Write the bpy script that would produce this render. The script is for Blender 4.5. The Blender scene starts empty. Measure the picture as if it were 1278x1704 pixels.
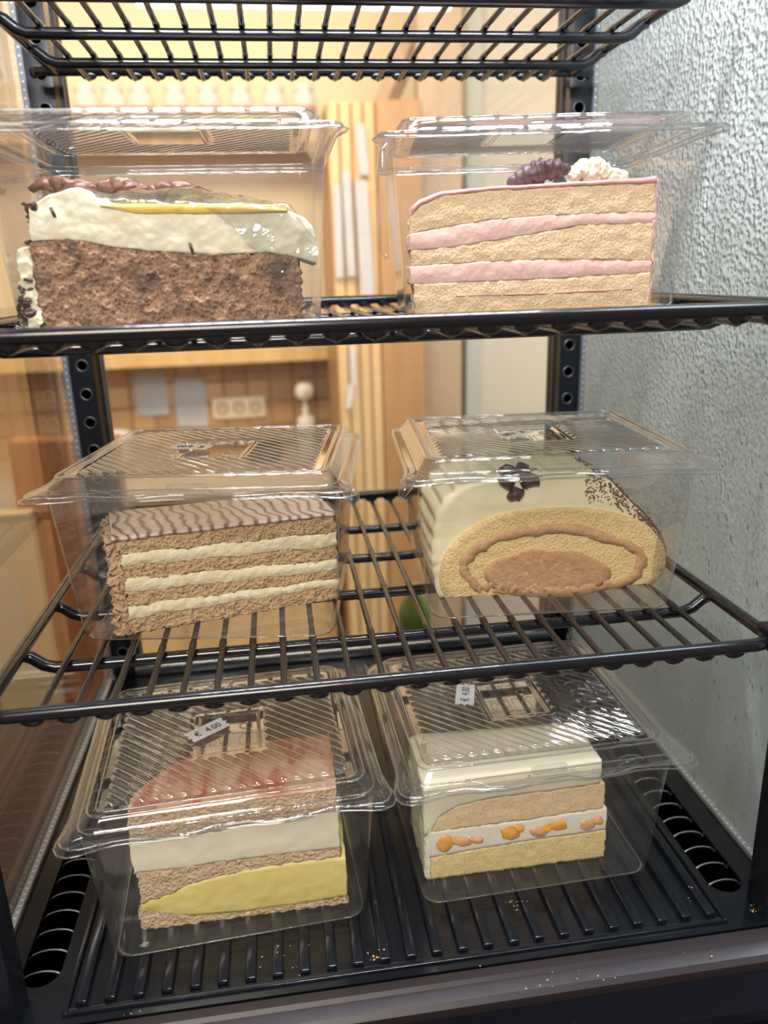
import bpy, bmesh, math, random
from mathutils import Vector, Matrix, noise
random.seed(7)
SC = bpy.context.scene; COL = SC.collection
PI = math.pi

# ------------------------------------------------------------------ camera
CX, CY, CZ, YAW, PITCH, ROLL, FPX = -.0511, -.3373, .1915, .1295, .2987, -.0301, 1287.3
_f = Vector((math.sin(YAW)*math.cos(PITCH), math.cos(YAW)*math.cos(PITCH), -math.sin(PITCH)))
_r = Vector((math.cos(YAW), -math.sin(YAW), 0)); _u = _r.cross(_f)
_R = _r*math.cos(ROLL)+_u*math.sin(ROLL); _U = -_r*math.sin(ROLL)+_u*math.cos(ROLL)
cd = bpy.data.cameras.new('camera'); cam = bpy.data.objects.new('camera', cd); COL.objects.link(cam)
M4 = Matrix((( _R.x, _U.x, -_f.x, CX), (_R.y, _U.y, -_f.y, CY), (_R.z, _U.z, -_f.z, CZ), (0, 0, 0, 1)))
cam.matrix_world = M4
cd.sensor_fit = 'HORIZONTAL'; cd.sensor_width = 36; cd.lens = 36*FPX/1278; cd.clip_start = .01; cd.clip_end = 50
cd.dof.use_dof = True; cd.dof.focus_distance = .44; cd.dof.aperture_fstop = 9
SC.camera = cam
CAMP = Vector((CX, CY, CZ))

# ------------------------------------------------------------------ light and exposure
SC.view_settings.view_transform = 'Standard'; SC.view_settings.look = 'None'
SC.view_settings.gamma = 1; SC.view_settings.use_curve_mapping = False
SC.view_settings.exposure = 0.0
SC.cycles.use_denoising = True
SC.cycles.max_bounces = 10; SC.cycles.transparent_max_bounces = 30
SC.cycles.glossy_bounces = 5; SC.cycles.diffuse_bounces = 3; SC.cycles.transmission_bounces = 8
SC.cycles.caustics_reflective = False; SC.cycles.caustics_refractive = False
SC.cycles.sample_clamp_indirect = 4
w = bpy.data.worlds.new('room_air'); SC.world = w; w.use_nodes = True
w.node_tree.nodes['Background'].inputs[0].default_value = (1.0, .86, .70, 1)
w.node_tree.nodes['Background'].inputs[1].default_value = .20

def area(name, loc, target, sx, sy, power, color):
    l = bpy.data.lights.new(name, 'AREA'); l.shape = 'RECTANGLE'; l.size = sx; l.size_y = sy
    l.energy = power; l.color = color
    o = bpy.data.objects.new(name, l); COL.objects.link(o); o.location = loc
    o.rotation_euler = (Vector(target)-Vector(loc)).to_track_quat('-Z', 'Y').to_euler()
    return o
area('case_strip_light', (0, .05, .49), (0, .09, 0), .36, .035, 5.4, (.93, .935, 1.0))
area('shop_ceiling_light', (-.45, -1.5, 1.3), (0, .1, 0), .9, .5, 40, (1.0, .91, .82))
area('kitchen_ceiling_light', (-.3, .95, 1.35), (-.2, 2.6, -.1), 1.6, .4, 40, (1.0, .84, .64))
area('fog_pane_fill_light', (.62, .10, 1.0), (.30, .2, .25), .5, .5, 30, (.78, .91, 1.0))  # added cool fill outside the case, brightens the fogged pane towards its top

# ------------------------------------------------------------------ helpers
def ray(px, py): return (_f+_R*((px-639)/FPX)-_U*((py-852)/FPX))
def at_y(px, py, y): v = ray(px, py); return CAMP+v*((y-CY)/v.y)
def at_z(px, py, z): v = ray(px, py); return CAMP+v*((z-CZ)/v.z)
def at_face(px, py, A, N): v = ray(px, py); return CAMP+v*((A-CAMP).dot(N)/v.dot(N))

def tag(o, label=None, cat=None, group=None, kind=None):
    if label: o['label'] = label
    if cat: o['category'] = cat
    if group: o['group'] = group
    if kind: o['kind'] = kind
    return o
def empty(name, loc=(0, 0, 0), rz=0, label=None, cat=None, group=None):
    o = bpy.data.objects.new(name, None); COL.objects.link(o); o.location = loc; o.rotation_euler = (0, 0, rz)
    o.empty_display_size = .01
    return tag(o, label, cat, group)
def obj(name, bm, mat, parent=None, smooth=True, label=None, ang=None):
    me = bpy.data.meshes.new(name)
    if ang is not None:
        bmesh.ops.recalc_face_normals(bm, faces=bm.faces)
    bm.to_mesh(me); bm.free()
    if mat: me.materials.append(mat)
    if smooth:
        me.polygons.foreach_set('use_smooth', [True]*len(me.polygons))
        if ang is not None: me.set_sharp_from_angle(angle=math.radians(ang))
    o = bpy.data.objects.new(name, me); COL.objects.link(o)
    if parent: o.parent = parent
    if label: o['label'] = label
    return o
def copy_tree(o, parent=None):
    c = o.copy(); COL.objects.link(c); c.parent = parent
    for ch in list(o.children): copy_tree(ch, c)
    return c
def box(bm, c, s, rz=0, bev=0):
    r = bmesh.ops.create_cube(bm, size=1)
    vs = r['verts']
    m = Matrix.Translation(c) @ Matrix.Rotation(rz, 4, 'Z') @ Matrix.Diagonal((s[0], s[1], s[2], 1))
    bmesh.ops.transform(bm, matrix=m, verts=vs)
    if bev:
        es = list({e for v in vs for e in v.link_edges})
        bmesh.ops.bevel(bm, geom=es, offset=bev, segments=2, affect='EDGES', profile=.5)
def bbox(bm, x0, x1, y0, y1, z0, z1, bev=0):
    box(bm, ((x0+x1)/2, (y0+y1)/2, (z0+z1)/2), (abs(x1-x0), abs(y1-y0), abs(z1-z0)), 0, bev)
def tube(bm, pts, rad, n=10, closed=False, cap=True):
    pts = [Vector(p) for p in pts]; N = len(pts)
    rs = rad if isinstance(rad, (list, tuple)) else [rad]*N
    rings = []; up = None
    for i, p in enumerate(pts):
        a = pts[i-1] if (i > 0 or closed) else p; b = pts[(i+1) % N] if (i < N-1 or closed) else p
        t = (b-a).normalized()
        if up is None:
            up = Vector((0, 0, 1)) if abs(t.z) < .9 else Vector((1, 0, 0))
        x = t.cross(up)
        if x.length < 1e-5: x = t.cross(Vector((0, 1, 0)))
        x.normalize(); y = x.cross(t).normalized(); up = y
        rings.append([bm.verts.new(p+(x*math.cos(2*PI*k/n)+y*math.sin(2*PI*k/n))*rs[i]) for k in range(n)])
    for i in range(N if closed else N-1):
        A = rings[i]; B = rings[(i+1) % N]
        for k in range(n): bm.faces.new((A[k], A[(k+1) % n], B[(k+1) % n], B[k]))
    if cap and not closed:
        bm.faces.new(rings[0][::-1]); bm.faces.new(rings[-1])
def lathe(bm, prof, c=(0, 0, 0), n=24, sy=1):
    rings = [[bm.verts.new((c[0]+r*math.cos(2*PI*k/n), c[1]+sy*r*math.sin(2*PI*k/n), c[2]+z)) for k in range(n)] for r, z in prof]
    for A, B in zip(rings, rings[1:]):
        for k in range(n): bm.faces.new((A[k], A[(k+1) % n], B[(k+1) % n], B[k]))
    bm.faces.new(rings[0][::-1]); bm.faces.new(rings[-1])
def disc(bm, c, r, axis='Y', n=20, sgn=-1):
    vs = []
    for k in range(n):
        a = 2*PI*k/n
        vs.append(bm.verts.new((c[0]+r*math.cos(a), c[1], c[2]+r*math.sin(a))))
    bm.faces.new(vs)
def lerp(pts, x):
    if x <= pts[0][0]: return pts[0][1]
    for a, b in zip(pts, pts[1:]):
        if x <= b[0]: return a[1]+(b[1]-a[1])*(x-a[0])/(b[0]-a[0])
    return pts[-1][1]
def text_mesh(s, size, depth=.0002, rot=0, loc=(0, 0, 0), sx=1):
    cu = bpy.data.curves.new('writing', 'FONT'); cu.body = s; cu.size = size; cu.extrude = depth
    cu.align_x = 'CENTER'; cu.align_y = 'CENTER'; cu.resolution_u = 3
    to = bpy.data.objects.new('writing', cu); COL.objects.link(to)
    dg = bpy.context.evaluated_depsgraph_get(); me = bpy.data.meshes.new_from_object(to.evaluated_get(dg))
    COL.objects.unlink(to); bpy.data.objects.remove(to)
    me.transform(Matrix.Translation(loc) @ Matrix.Rotation(rot, 4, 'Z') @ Matrix.Diagonal((sx, 1, 1, 1)))
    return me

# ------------------------------------------------------------------ materials
class MT:
    def __init__(s, name):
        s.m = bpy.data.materials.new(name); s.m.use_nodes = True; s.t = s.m.node_tree; s.t.nodes.clear()
        s.out = s.t.nodes.new('ShaderNodeOutputMaterial')
    def n(s, typ, ins=None, **kw):
        nd = s.t.nodes.new('ShaderNode'+typ)
        for k, v in kw.items(): setattr(nd, k, v)
        for k, v in (ins or {}).items():
            i = nd.inputs[k]
            if isinstance(v, bpy.types.NodeSocket): s.t.links.new(v, i)
            else:
                if hasattr(i.default_value, '__len__') and len(i.default_value) == 4 and len(v) == 3: v = (*v, 1)
                i.default_value = v
        return nd
    def fin(s, sh): s.t.links.new(sh, s.out.inputs[0]); return s.m
    def co(s): return s.n('TexCoord').outputs['Object']
    def ramp(s, fac, stops):
        r = s.n('ValToRGB', {0: fac}); e = r.color_ramp.elements
        e[0].position, e[0].color = stops[0][0], (*stops[0][1], 1)
        e[1].position, e[1].color = stops[-1][0], (*stops[-1][1], 1)
        for p, c in stops[1:-1]:
            x = e.new(p); x.color = (*c, 1)
        return r.outputs[0]
def srgb(r, g, b):
    f = lambda c: (c/255/12.92) if c <= 10 else ((c/255+.055)/1.055)**2.4
    return (f(r), f(g), f(b))
def plain(name, col, rough=.5, metal=0, coat=0, spec=.5, bump=0, bscale=300, sss=0, emit=0):
    k = MT(name); ins = {'Base Color': col, 'Roughness': rough, 'Metallic': metal, 'Coat Weight': coat, 'Specular IOR Level': spec}
    if bump:
        nz = k.n('TexNoise', {'Vector': k.co(), 'Scale': bscale, 'Detail': 4.0})
        ins['Normal'] = k.n('Bump', {'Height': nz.outputs[0], 'Strength': bump, 'Distance': .0006}).outputs[0]
    if sss: ins['Subsurface Weight'] = sss; ins['Subsurface Scale'] = .004
    if emit: ins['Emission Color'] = col; ins['Emission Strength'] = emit
    return k.fin(k.n('BsdfPrincipled', ins).outputs[0])
def crumb(name, c1, c2, pore, scale=420, porous=.5, bump=.7, patch=None, bd=.0014, fine=.45):
    k = MT(name); co = k.co()
    n1 = k.n('TexNoise', {'Vector': co, 'Scale': scale*.35, 'Detail': 6.0, 'Roughness': .7})
    base = k.ramp(n1.outputs[0], [(.35, c1), (.65, c2)])
    nf = k.n('TexNoise', {'Vector': co, 'Scale': scale*2.2, 'Detail': 2.0})
    ff = k.ramp(nf.outputs[0], [(.34, (.62, .60, .58)), (.5, (1, 1, 1)), (.66, (1.18, 1.16, 1.12))])
    base = k.n('Mix', {0: fine, 6: base, 7: ff}, data_type='RGBA', blend_type='MULTIPLY').outputs[2]
    vo = k.n('TexVoronoi', {'Vector': co, 'Scale': scale, 'Randomness': 1.0})
    n2 = k.n('TexNoise', {'Vector': co, 'Scale': scale*1.3, 'Detail': 3.0})
    pr = k.n('Math', {0: vo.outputs[0], 1: n2.outputs[0]}, operation='MULTIPLY')
    pm = k.ramp(pr.outputs[0], [(.07, (1, 1, 1)), (.17, (0, 0, 0))])
    pf = k.n('Math', {0: pm, 1: porous}, operation='MULTIPLY')
    mx = k.n('Mix', {0: pf.outputs[0], 6: base, 7: (*pore, 1)}, data_type='RGBA')
    colr = mx.outputs[2]
    if patch:
        n3 = k.n('TexNoise', {'Vector': co, 'Scale': patch[1], 'Detail': 3.0})
        pf3 = k.ramp(n3.outputs[0], [(.5, (0, 0, 0)), (.66, (1, 1, 1))])
        mx = k.n('Mix', {0: pf3, 6: colr, 7: (*patch[0], 1)}, data_type='RGBA'); colr = mx.outputs[2]
    hh = k.n('Math', {0: vo.outputs[0], 1: n2.outputs[0]}, operation='ADD')
    bp = k.n('Bump', {'Height': hh.outputs[0], 'Strength': bump, 'Distance': bd})
    return k.fin(k.n('BsdfPrincipled', {'Base Color': colr, 'Roughness': .75, 'Normal': bp.outputs[0],
                 'Specular IOR Level': .3, 'Subsurface Weight': .12, 'Subsurface Scale': .003}).outputs[0])
def cream(name, c1, c2, speck=None, scale=90, bump=.25, rough=.45, sscale=700, thr=.1):
    k = MT(name); co = k.co()
    n1 = k.n('TexNoise', {'Vector': co, 'Scale': scale, 'Detail': 4.0})
    base = k.ramp(n1.outputs[0], [(.35, c1), (.65, c2)])
    if speck:
        vo = k.n('TexVoronoi', {'Vector': co, 'Scale': sscale}); n3 = k.n('TexNoise', {'Vector': co, 'Scale': 120.0})
        th = k.n('Math', {0: vo.outputs[0], 1: n3.outputs[0]}, operation='ADD')
        pm = k.ramp(th.outputs[0], [(.42+thr, (1, 1, 1)), (.46+thr, (0, 0, 0))])
        base = k.n('Mix', {0: pm, 6: base, 7: (*speck, 1)}, data_type='RGBA').outputs[2]
    n2 = k.n('TexNoise', {'Vector': co, 'Scale': 520.0, 'Detail': 5.0})
    bp = k.n('Bump', {'Height': n2.outputs[0], 'Strength': bump, 'Distance': .001})
    return k.fin(k.n('BsdfPrincipled', {'Base Color': base, 'Roughness': rough, 'Normal': bp.outputs[0],
                 'Subsurface Weight': .2, 'Subsurface Scale': .004}).outputs[0])
def wood(name, c1, c2, sc=3.0, axis='Z', rough=.45):
    k = MT(name)
    mp = k.n('Mapping', {'Vector': k.co(), 'Scale': (6, 6, .5) if axis == 'Z' else (.5, 6, 6)})
    nz = k.n('TexNoise', {'Vector': mp.outputs[0], 'Scale': sc, 'Detail': 6.0, 'Roughness': .6})
    c = k.ramp(nz.outputs[0], [(.3, c1), (.7, c2)])
    return k.fin(k.n('BsdfPrincipled', {'Base Color': c, 'Roughness': rough}).outputs[0])
def clear(name, tint=(.978, .978, .978), base=.04, top=.9, milk=.03, rough=.06, power=3.0, milkcol=(.9, .95, 1), bump=0, bscale=60, edge=.6):
    """thin clear sheet: passes light straight through, mirrors more the flatter it is seen"""
    k = MT(name)
    nrm = {}
    if bump:
        nz = k.n('TexNoise', {'Vector': k.co(), 'Scale': bscale, 'Detail': 3.0, 'Distortion': .6})
        nrm = {'Normal': k.n('Bump', {'Height': nz.outputs[0], 'Strength': bump, 'Distance': .002}).outputs[0]}
    lw = k.n('LayerWeight', {'Blend': .5, **nrm})
    pw = k.n('Math', {0: lw.outputs['Facing'], 1: power}, operation='POWER')
    fr = k.n('Math', {0: pw.outputs[0], 1: top-base}, operation='MULTIPLY')
    fr = k.n('Math', {0: fr.outputs[0], 1: base}, operation='ADD')
    tcol = k.ramp(lw.outputs['Facing'], [(.0, tint), (.75, tuple(c*.93 for c in tint)), (1, tuple(c*edge for c in tint))])
    tr = k.n('BsdfTransparent', {0: tcol})
    df = k.n('BsdfTranslucent', {0: milkcol, **nrm}); dd = k.n('BsdfDiffuse', {0: milkcol, **nrm})
    dm = k.n('MixShader', {0: .5, 1: df.outputs[0], 2: dd.outputs[0]})
    body = k.n('MixShader', {0: milk, 1: tr.outputs[0], 2: dm.outputs[0]})
    gl = k.n('BsdfGlossy', {0: (1, 1, 1), 'Roughness': rough, **nrm})
    return k.fin(k.n('MixShader', {0: fr.outputs[0], 1: body.outputs[0], 2: gl.outputs[0]}).outputs[0])
def emitter(name, col, st):
    k = MT(name); return k.fin(k.n('Emission', {0: col, 1: st}).outputs[0])

M = {}
M['rod'] = plain('black_coated_wire', (.006, .007, .010), .22, coat=.35, bump=.10, bscale=160)
M['blackmetal'] = plain('black_painted_metal', (.008, .010, .015), .38, bump=.05)
M['tray'] = plain('black_gloss_plastic', (.006, .008, .012), .20, spec=.35, coat=.2, bump=.12, bscale=60)
M['ledge'] = plain('dark_rubber_gasket', srgb(40, 34, 38), .42, bump=.1)
M['hole'] = plain('hole_dark', (.001, .001, .001), .9, spec=0)
M['chrome'] = plain('brushed_rail', (.55, .60, .68), .22, metal=1)
M['bronze'] = plain('bronze_strip', (.30, .20, .13), .25, metal=1)
M['ringm'] = plain('hole_rim_metal', (.35, .37, .40), .35, metal=1)
M['plastic'] = clear('clear_container_plastic', base=.04, top=.6, milk=.028, power=3.0, milkcol=(.85, .93, 1))
M['lidp'] = clear('clear_lid_plastic', base=.045, top=.65, milk=.03, power=2.6, rough=.04)
M['edgep'] = clear('clear_folded_edge', tint=(.86, .89, .88), base=.10, top=1.0, milk=.08, power=1.3, rough=.05)
M['ribp'] = clear('ribbed_lid_plastic', base=.09, top=1.0, milk=.045, power=1.35, rough=.03)
M['film'] = clear('crinkled_film', base=.09, top=.9, milk=.035, power=1.3, rough=.08, bump=1.0, bscale=90, edge=.9)
M['glass'] = clear('case_glass', tint=(.965, .97, .965), base=.035, top=1.0, milk=.01, rough=.0, power=4.2)
M['paper'] = plain('white_paper', srgb(235, 235, 240), .6)
M['ink'] = plain('black_ink', (.01, .01, .012), .6)
M['label'] = plain('label_paper', srgb(238, 240, 246), .45)

# gasket strip with pin dots
def dots_mat(name, base, dot, pitch, axis):
    k = MT(name); co = k.co(); sp = k.n('SeparateXYZ', {0: co})
    a = sp.outputs[axis]
    m = k.n('Math', {0: a, 1: 1.0/pitch}, operation='MULTIPLY')
    fr = k.n('Math', {0: m.outputs[0]}, operation='FRACT')
    d = k.n('Math', {0: fr.outputs[0], 1: .5}, operation='SUBTRACT')
    d = k.n('Math', {0: d.outputs[0]}, operation='ABSOLUTE')
    ms = k.ramp(d.outputs[0], [(.10, (1, 1, 1)), (.16, (0, 0, 0))])
    o = k.n('Math', {0: sp.outputs[0]}, operation='ABSOLUTE')
    # dots stay on the middle third of the strip
    o1 = k.n('Math', {0: o.outputs[0], 1: .2283}, operation='SUBTRACT')
    o2 = k.n('Math', {0: o1.outputs[0]}, operation='ABSOLUTE')
    ms2 = k.n('Math', {0: o2.outputs[0], 1: .0007}, operation='LESS_THAN')
    mm = k.n('Math', {0: ms, 1: ms2.outputs[0]}, operation='MULTIPLY')
    c = k.n('Mix', {0: mm.outputs[0], 6: (*base, 1), 7: (*dot, 1)}, data_type='RGBA')
    return k.fin(k.n('BsdfPrincipled', {'Base Color': c.outputs[2], 'Roughness': .35, 'Metallic': .4}).outputs[0])
M['gasv'] = dots_mat('spacer_strip_upright', srgb(150, 156, 165), (.85, .88, .9), .0058, 2)
M['gash'] = dots_mat('spacer_strip_flat', srgb(170, 175, 182), (.95, .97, 1), .0048, 1)

# condensation glass
def fog_glass():
    k = MT('fogged_glass'); co = k.co()
    mp = k.n('Mapping', {'Vector': co, 'Scale': (1, 1, .55)})
    v1 = k.n('TexVoronoi', {'Vector': co, 'Scale': 330.0, 'Randomness': 1.0}, feature='SMOOTH_F1')
    n1 = k.n('TexNoise', {'Vector': co, 'Scale': 9.0, 'Detail': 4.0})
    # beads sit where the noise says so; thicker towards the top of the pane is left to the noise
    v2 = k.n('TexVoronoi', {'Vector': mp.outputs[0], 'Scale': 130.0})
    b2 = k.ramp(v2.outputs[0], [(.04, (1, 1, 1)), (.22, (0, 0, 0))])
    sp = k.n('SeparateXYZ', {0: co})
    zz = k.n('MapRange', {0: sp.outputs[2], 1: -.05, 2: .22, 3: .12, 4: 1.0})
    hh = k.n('Math', {0: v1.outputs[0], 1: zz.outputs[0]}, operation='MULTIPLY')
    h2 = k.n('Math', {0: b2, 1: .35}, operation='MULTIPLY')
    hs = k.n('Math', {0: hh.outputs[0], 1: h2.outputs[0]}, operation='ADD')
    bp = k.n('Bump', {'Height': hs.outputs[0], 'Strength': 1.0, 'Distance': .003})
    # runs of water: clear vertical streaks
    mps = k.n('Mapping', {'Vector': co, 'Scale': (0, 14, 1.3)})
    ns = k.n('TexNoise', {'Vector': mps.outputs[0], 'Scale': 2.2, 'Detail': 2.0})
    st = k.ramp(ns.outputs[0], [(.50, (1, 1, 1)), (.56, (0, 0, 0)), (.60, (1, 1, 1))])
    fac = k.n('MapRange', {0: n1.outputs[0], 1: .3, 2: .7, 3: .52, 4: .78})
    fz = k.n('MapRange', {0: st, 1: 0, 2: 1, 3: .72, 4: 1.0})
    fac = k.n('Math', {0: fac.outputs[0], 1: fz.outputs[0]}, operation='MULTIPLY')
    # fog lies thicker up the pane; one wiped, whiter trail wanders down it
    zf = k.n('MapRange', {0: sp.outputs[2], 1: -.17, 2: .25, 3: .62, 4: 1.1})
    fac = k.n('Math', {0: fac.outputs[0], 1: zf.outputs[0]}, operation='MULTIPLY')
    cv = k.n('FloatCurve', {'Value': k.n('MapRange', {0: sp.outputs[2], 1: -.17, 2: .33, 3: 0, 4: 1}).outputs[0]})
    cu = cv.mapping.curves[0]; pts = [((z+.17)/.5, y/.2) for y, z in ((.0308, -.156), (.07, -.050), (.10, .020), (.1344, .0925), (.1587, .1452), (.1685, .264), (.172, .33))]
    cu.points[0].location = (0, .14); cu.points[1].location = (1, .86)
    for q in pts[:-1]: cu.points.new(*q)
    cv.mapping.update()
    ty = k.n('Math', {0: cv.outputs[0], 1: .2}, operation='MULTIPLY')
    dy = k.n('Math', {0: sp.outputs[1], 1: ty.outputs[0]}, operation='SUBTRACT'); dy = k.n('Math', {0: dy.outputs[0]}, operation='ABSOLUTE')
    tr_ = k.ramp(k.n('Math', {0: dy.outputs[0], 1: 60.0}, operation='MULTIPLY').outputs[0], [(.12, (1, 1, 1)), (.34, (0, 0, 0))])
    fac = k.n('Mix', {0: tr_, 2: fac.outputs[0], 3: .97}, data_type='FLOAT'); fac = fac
    rf = k.n('BsdfRefraction', {0: (.86, .92, .90), 'Roughness': .35, 'IOR': 1.15, 'Normal': bp.outputs[0]})
    tr = k.n('BsdfTransparent', {0: (.85, .90, .88)})
    cl = k.n('MixShader', {0: .75, 1: tr.outputs[0], 2: rf.outputs[0]})
    df = k.n('BsdfDiffuse', {0: (.72, .77, .76), 'Normal': bp.outputs[0]}); tl = k.n('BsdfTranslucent', {0: (.75, .80, .78), 'Normal': bp.outputs[0]})
    dm = k.n('MixShader', {0: .5, 1: df.outputs[0], 2: tl.outputs[0]})
    b = k.n('MixShader', {0: fac.outputs[0], 1: cl.outputs[0], 2: dm.outputs[0]})
    gl = k.n('BsdfGlossy', {0: (1, 1, 1), 'Roughness': .12, 'Normal': bp.outputs[0]})
    fr = k.n('Fresnel', {'IOR': 1.33, 'Normal': bp.outputs[0]})
    f2 = k.n('Math', {0: fr.outputs[0], 1: .8}, operation='MULTIPLY')
    return k.fin(k.n('MixShader', {0: f2.outputs[0], 1: b.outputs[0], 2: gl.outputs[0]}).outputs[0])
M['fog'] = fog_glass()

# ------------------------------------------------------------------ the room behind
def struct(name, bm, mat, **kw):
    o = obj(name, bm, mat, smooth=False); o['kind'] = 'structure'; return o
def tiles():
    k = MT('kitchen_tiles'); co = k.co()
    mp = k.n('Mapping', {'Vector': co, 'Rotation': (PI/2, 0, 0)})
    br = k.n('TexBrick', {'Vector': mp.outputs[0], 'Color1': srgb(206, 168, 122), 'Color2': srgb(172, 128, 88), 'Mortar': srgb(84, 56, 36),
             'Scale': 1.0, 'Mortar Size': .006, 'Mortar Smooth': .3, 'Brick Width': .085, 'Row Height': .085}, offset=0.0)
    nz = k.n('TexNoise', {'Vector': co, 'Scale': 14.0, 'Detail': 3.0})
    c = k.n('Mix', {0: nz.outputs[0], 6: br.outputs[0], 7: (*srgb(182, 142, 98), 1)}, data_type='RGBA')
    return k.fin(k.n('BsdfPrincipled', {'Base Color': c.outputs[2], 'Roughness': .3}).outputs[0])
M['tiles'] = tiles()
M['peach'] = plain('peach_wall_paint', srgb(246, 226, 190), .7)
M['creamwall'] = plain('cream_wall_paint', srgb(226, 214, 196), .7)
M['palewood'] = wood('pale_wood', srgb(214, 170, 104), srgb(236, 200, 140))
M['yelwood'] = wood('yellow_wood', srgb(214, 172, 118), srgb(234, 200, 148))
M['orgwood'] = wood('orange_wood', srgb(172, 126, 78), srgb(194, 148, 98))
M['greywood'] = wood('grey_brown_wood', srgb(176, 148, 120), srgb(194, 168, 140))
M['brownboard'] = wood('brown_board', srgb(150, 88, 44), srgb(168, 104, 56))
M['floor'] = plain('floor_tile', srgb(120, 100, 84), .4)
M['counter'] = wood('counter_wood', srgb(58, 34, 30), srgb(74, 44, 38), axis='X', rough=.3)
M['worktop'] = plain('pale_worktop', srgb(206, 186, 156), .4)
M['porcelain'] = plain('white_porcelain', srgb(236, 230, 220), .2)

bm = bmesh.new(); bbox(bm, -2.2, 2.2, 2.6, 2.7, -1.1, -.02); struct('wall_back', bm, M['tiles'])
bm = bmesh.new(); bbox(bm, -2.2, 2.2, 2.6, 2.7, -.02, 1.9); struct('wall_back_upper', bm, M['peach'])
bm = bmesh.new(); bbox(bm, -2.3, -2.2, -1, 2.7, -1.1, 1.9); struct('wall_left', bm, M['creamwall'])
bm = bmesh.new(); bbox(bm, 1.3, 1.4, -1, 2.7, -1.1, 1.9); struct('wall_right', bm, plain('grey_wall_paint', srgb(206, 210, 206), .8))
bm = bmesh.new(); bbox(bm, -2.3, 1.4, -1, 2.7, -1.2, -1.1); struct('floor', bm, M['floor'])
bm = bmesh.new(); bbox(bm, .575, 1.3, 2.2, 2.32, -1.1, 1.9); struct('wall_partition', bm, M['creamwall'])
bm = bmesh.new(); bbox(bm, .555, .60, 2.14, 2.2, -1.1, 1.9); struct('trim_1', bm, plain('pale_green_trim', srgb(214, 214, 200), .5))

o = None
bm = bmesh.new(); bbox(bm, -1.6, .30, 2.40, 2.6, -.088, -.045); o = obj('wall_shelf', bm, M['palewood'], None, False)
tag(o, 'long pale wooden wall shelf board above the brown tiles', 'shelf')
# cups on an upper shelf
bm = bmesh.new(); bbox(bm, -1.6, .16, 2.36, 2.6, .60, .64); o = obj('wall_shelf', bm, M['palewood'], None, False)
tag(o, 'upper pale wooden wall shelf board holding the row of jars', 'shelf')
def make_jar():
    r = empty('storage_jar', (0, 0, 0), 0, 'white storage jar with a red band on the upper wall shelf', 'jar', 'white jars with red bands on the upper wall shelf')
    b = bmesh.new(); lathe(b, [(.034, 0), (.038, .004), (.038, .10), (.030, .112), (.030, .118)]); obj('jar_body', b, M['porcelain'], r, ang=40)
    b = bmesh.new(); lathe(b, [(.032, .118), (.034, .12), (.034, .134), (.01, .138)]); obj('lid', b, M['porcelain'], r, ang=40)
    b = bmesh.new(); lathe(b, [(.0385, .055), (.0388, .056), (.0388, .074), (.0385, .075)]); obj('band', b, plain('red_band', srgb(226, 160, 140), .5), r, label='red band')
    return r
j0 = make_jar()
for i, px in enumerate((140, 186, 232, 290, 345, 400, 455, 505)):
    j = j0 if i == 0 else copy_tree(j0)
    p = at_y(px, 150, 2.45); j.location = (p.x, 2.45, .64)
    j['label'] = 'white jar with pale red band, '+('leftmost', 'second from the left', 'third from the left', 'fourth from the left', 'fourth from the right', 'third from the right', 'second from the right', 'rightmost')[i]+' on the upper wall shelf'
# worktop and low cupboard
bm = bmesh.new(); bbox(bm, -1.9, .10, 2.05, 2.595, -.46, -.42); r = empty('kitchen_counter', (0, 2.3, -1.1), 0, 'kitchen counter with pale worktop under the tiled wall', 'counter')
o = obj('worktop', bm, M['worktop'], None, False); o.parent = r; o.location = (0, -2.3, 1.1)
bm = bmesh.new(); bbox(bm, -1.9, .09, 2.1, 2.595, -1.1, -.46); o = obj('cabinet_body', bm, M['yelwood'], None, False); o.parent = r; o.location = (0, -2.3, 1.1)
for i in range(4):
    bm = bmesh.new(); bbox(bm, -1.88+i*.49, -1.41+i*.49, 2.085, 2.1, -1.05, -.48, .004)
    o = obj('door', bm, M['palewood'], None, False); o.parent = r; o.location = (0, -2.3, 1.1)
# papers
for (a, b_, c_, d_), tilt, lab in (((218, 607, 283, 690), .02, 'white note sheet taped to the tiles, the left one'), ((287, 626, 348, 708), -.03, 'white note sheet taped to the tiles beside the sockets')):
    p = at_y(a, b_, 2.595); q = at_y(c_, d_, 2.595); bm = bmesh.new(); n = 6
    g = [[bm.verts.new((p.x+(q.x-p.x)*i/n, 2.594-.012*(j/n)**3*(i/n), p.z+(q.z-p.z)*j/n+tilt*(i/n)*.1)) for i in range(n+1)] for j in range(n+1)]
    for j in range(n):
        for i in range(n): bm.faces.new((g[j][i], g[j][i+1], g[j+1][i+1], g[j+1][i]))
    bmesh.ops.solidify(bm, geom=bm.faces[:], thickness=.001)
    tag(obj('note_sheet', bm, M['paper']), lab, 'paper')
# socket strip
p = at_y(352, 664, 2.59); q = at_y(443, 692, 2.59); cxs = (p.x+q.x)/2; czs = (p.z+q.z)/2; W_ = q.x-p.x; H_ = .078
r = empty('socket_panel', (cxs, 2.59, czs), .0, 'white triple power socket on the brown tiles', 'socket')
bm = bmesh.new(); box(bm, (0, 0, 0), (W_, .016, H_), 0, .003); obj('frame', bm, plain('socket_white', srgb(232, 214, 180), .35), r, ang=40)
for i in (-1, 0, 1):
    bm = bmesh.new(); tube(bm, [(i*W_*.31+.019*math.cos(a), -.009, .019*math.sin(a)) for a in [2*PI*k/24 for k in range(24)]], .0035, 6, True)
    disc(bm, (i*W_*.31, -.0085, 0), .006, n=12)
    obj('socket', bm, plain('socket_grey', srgb(150, 128, 100), .5), r)
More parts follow.
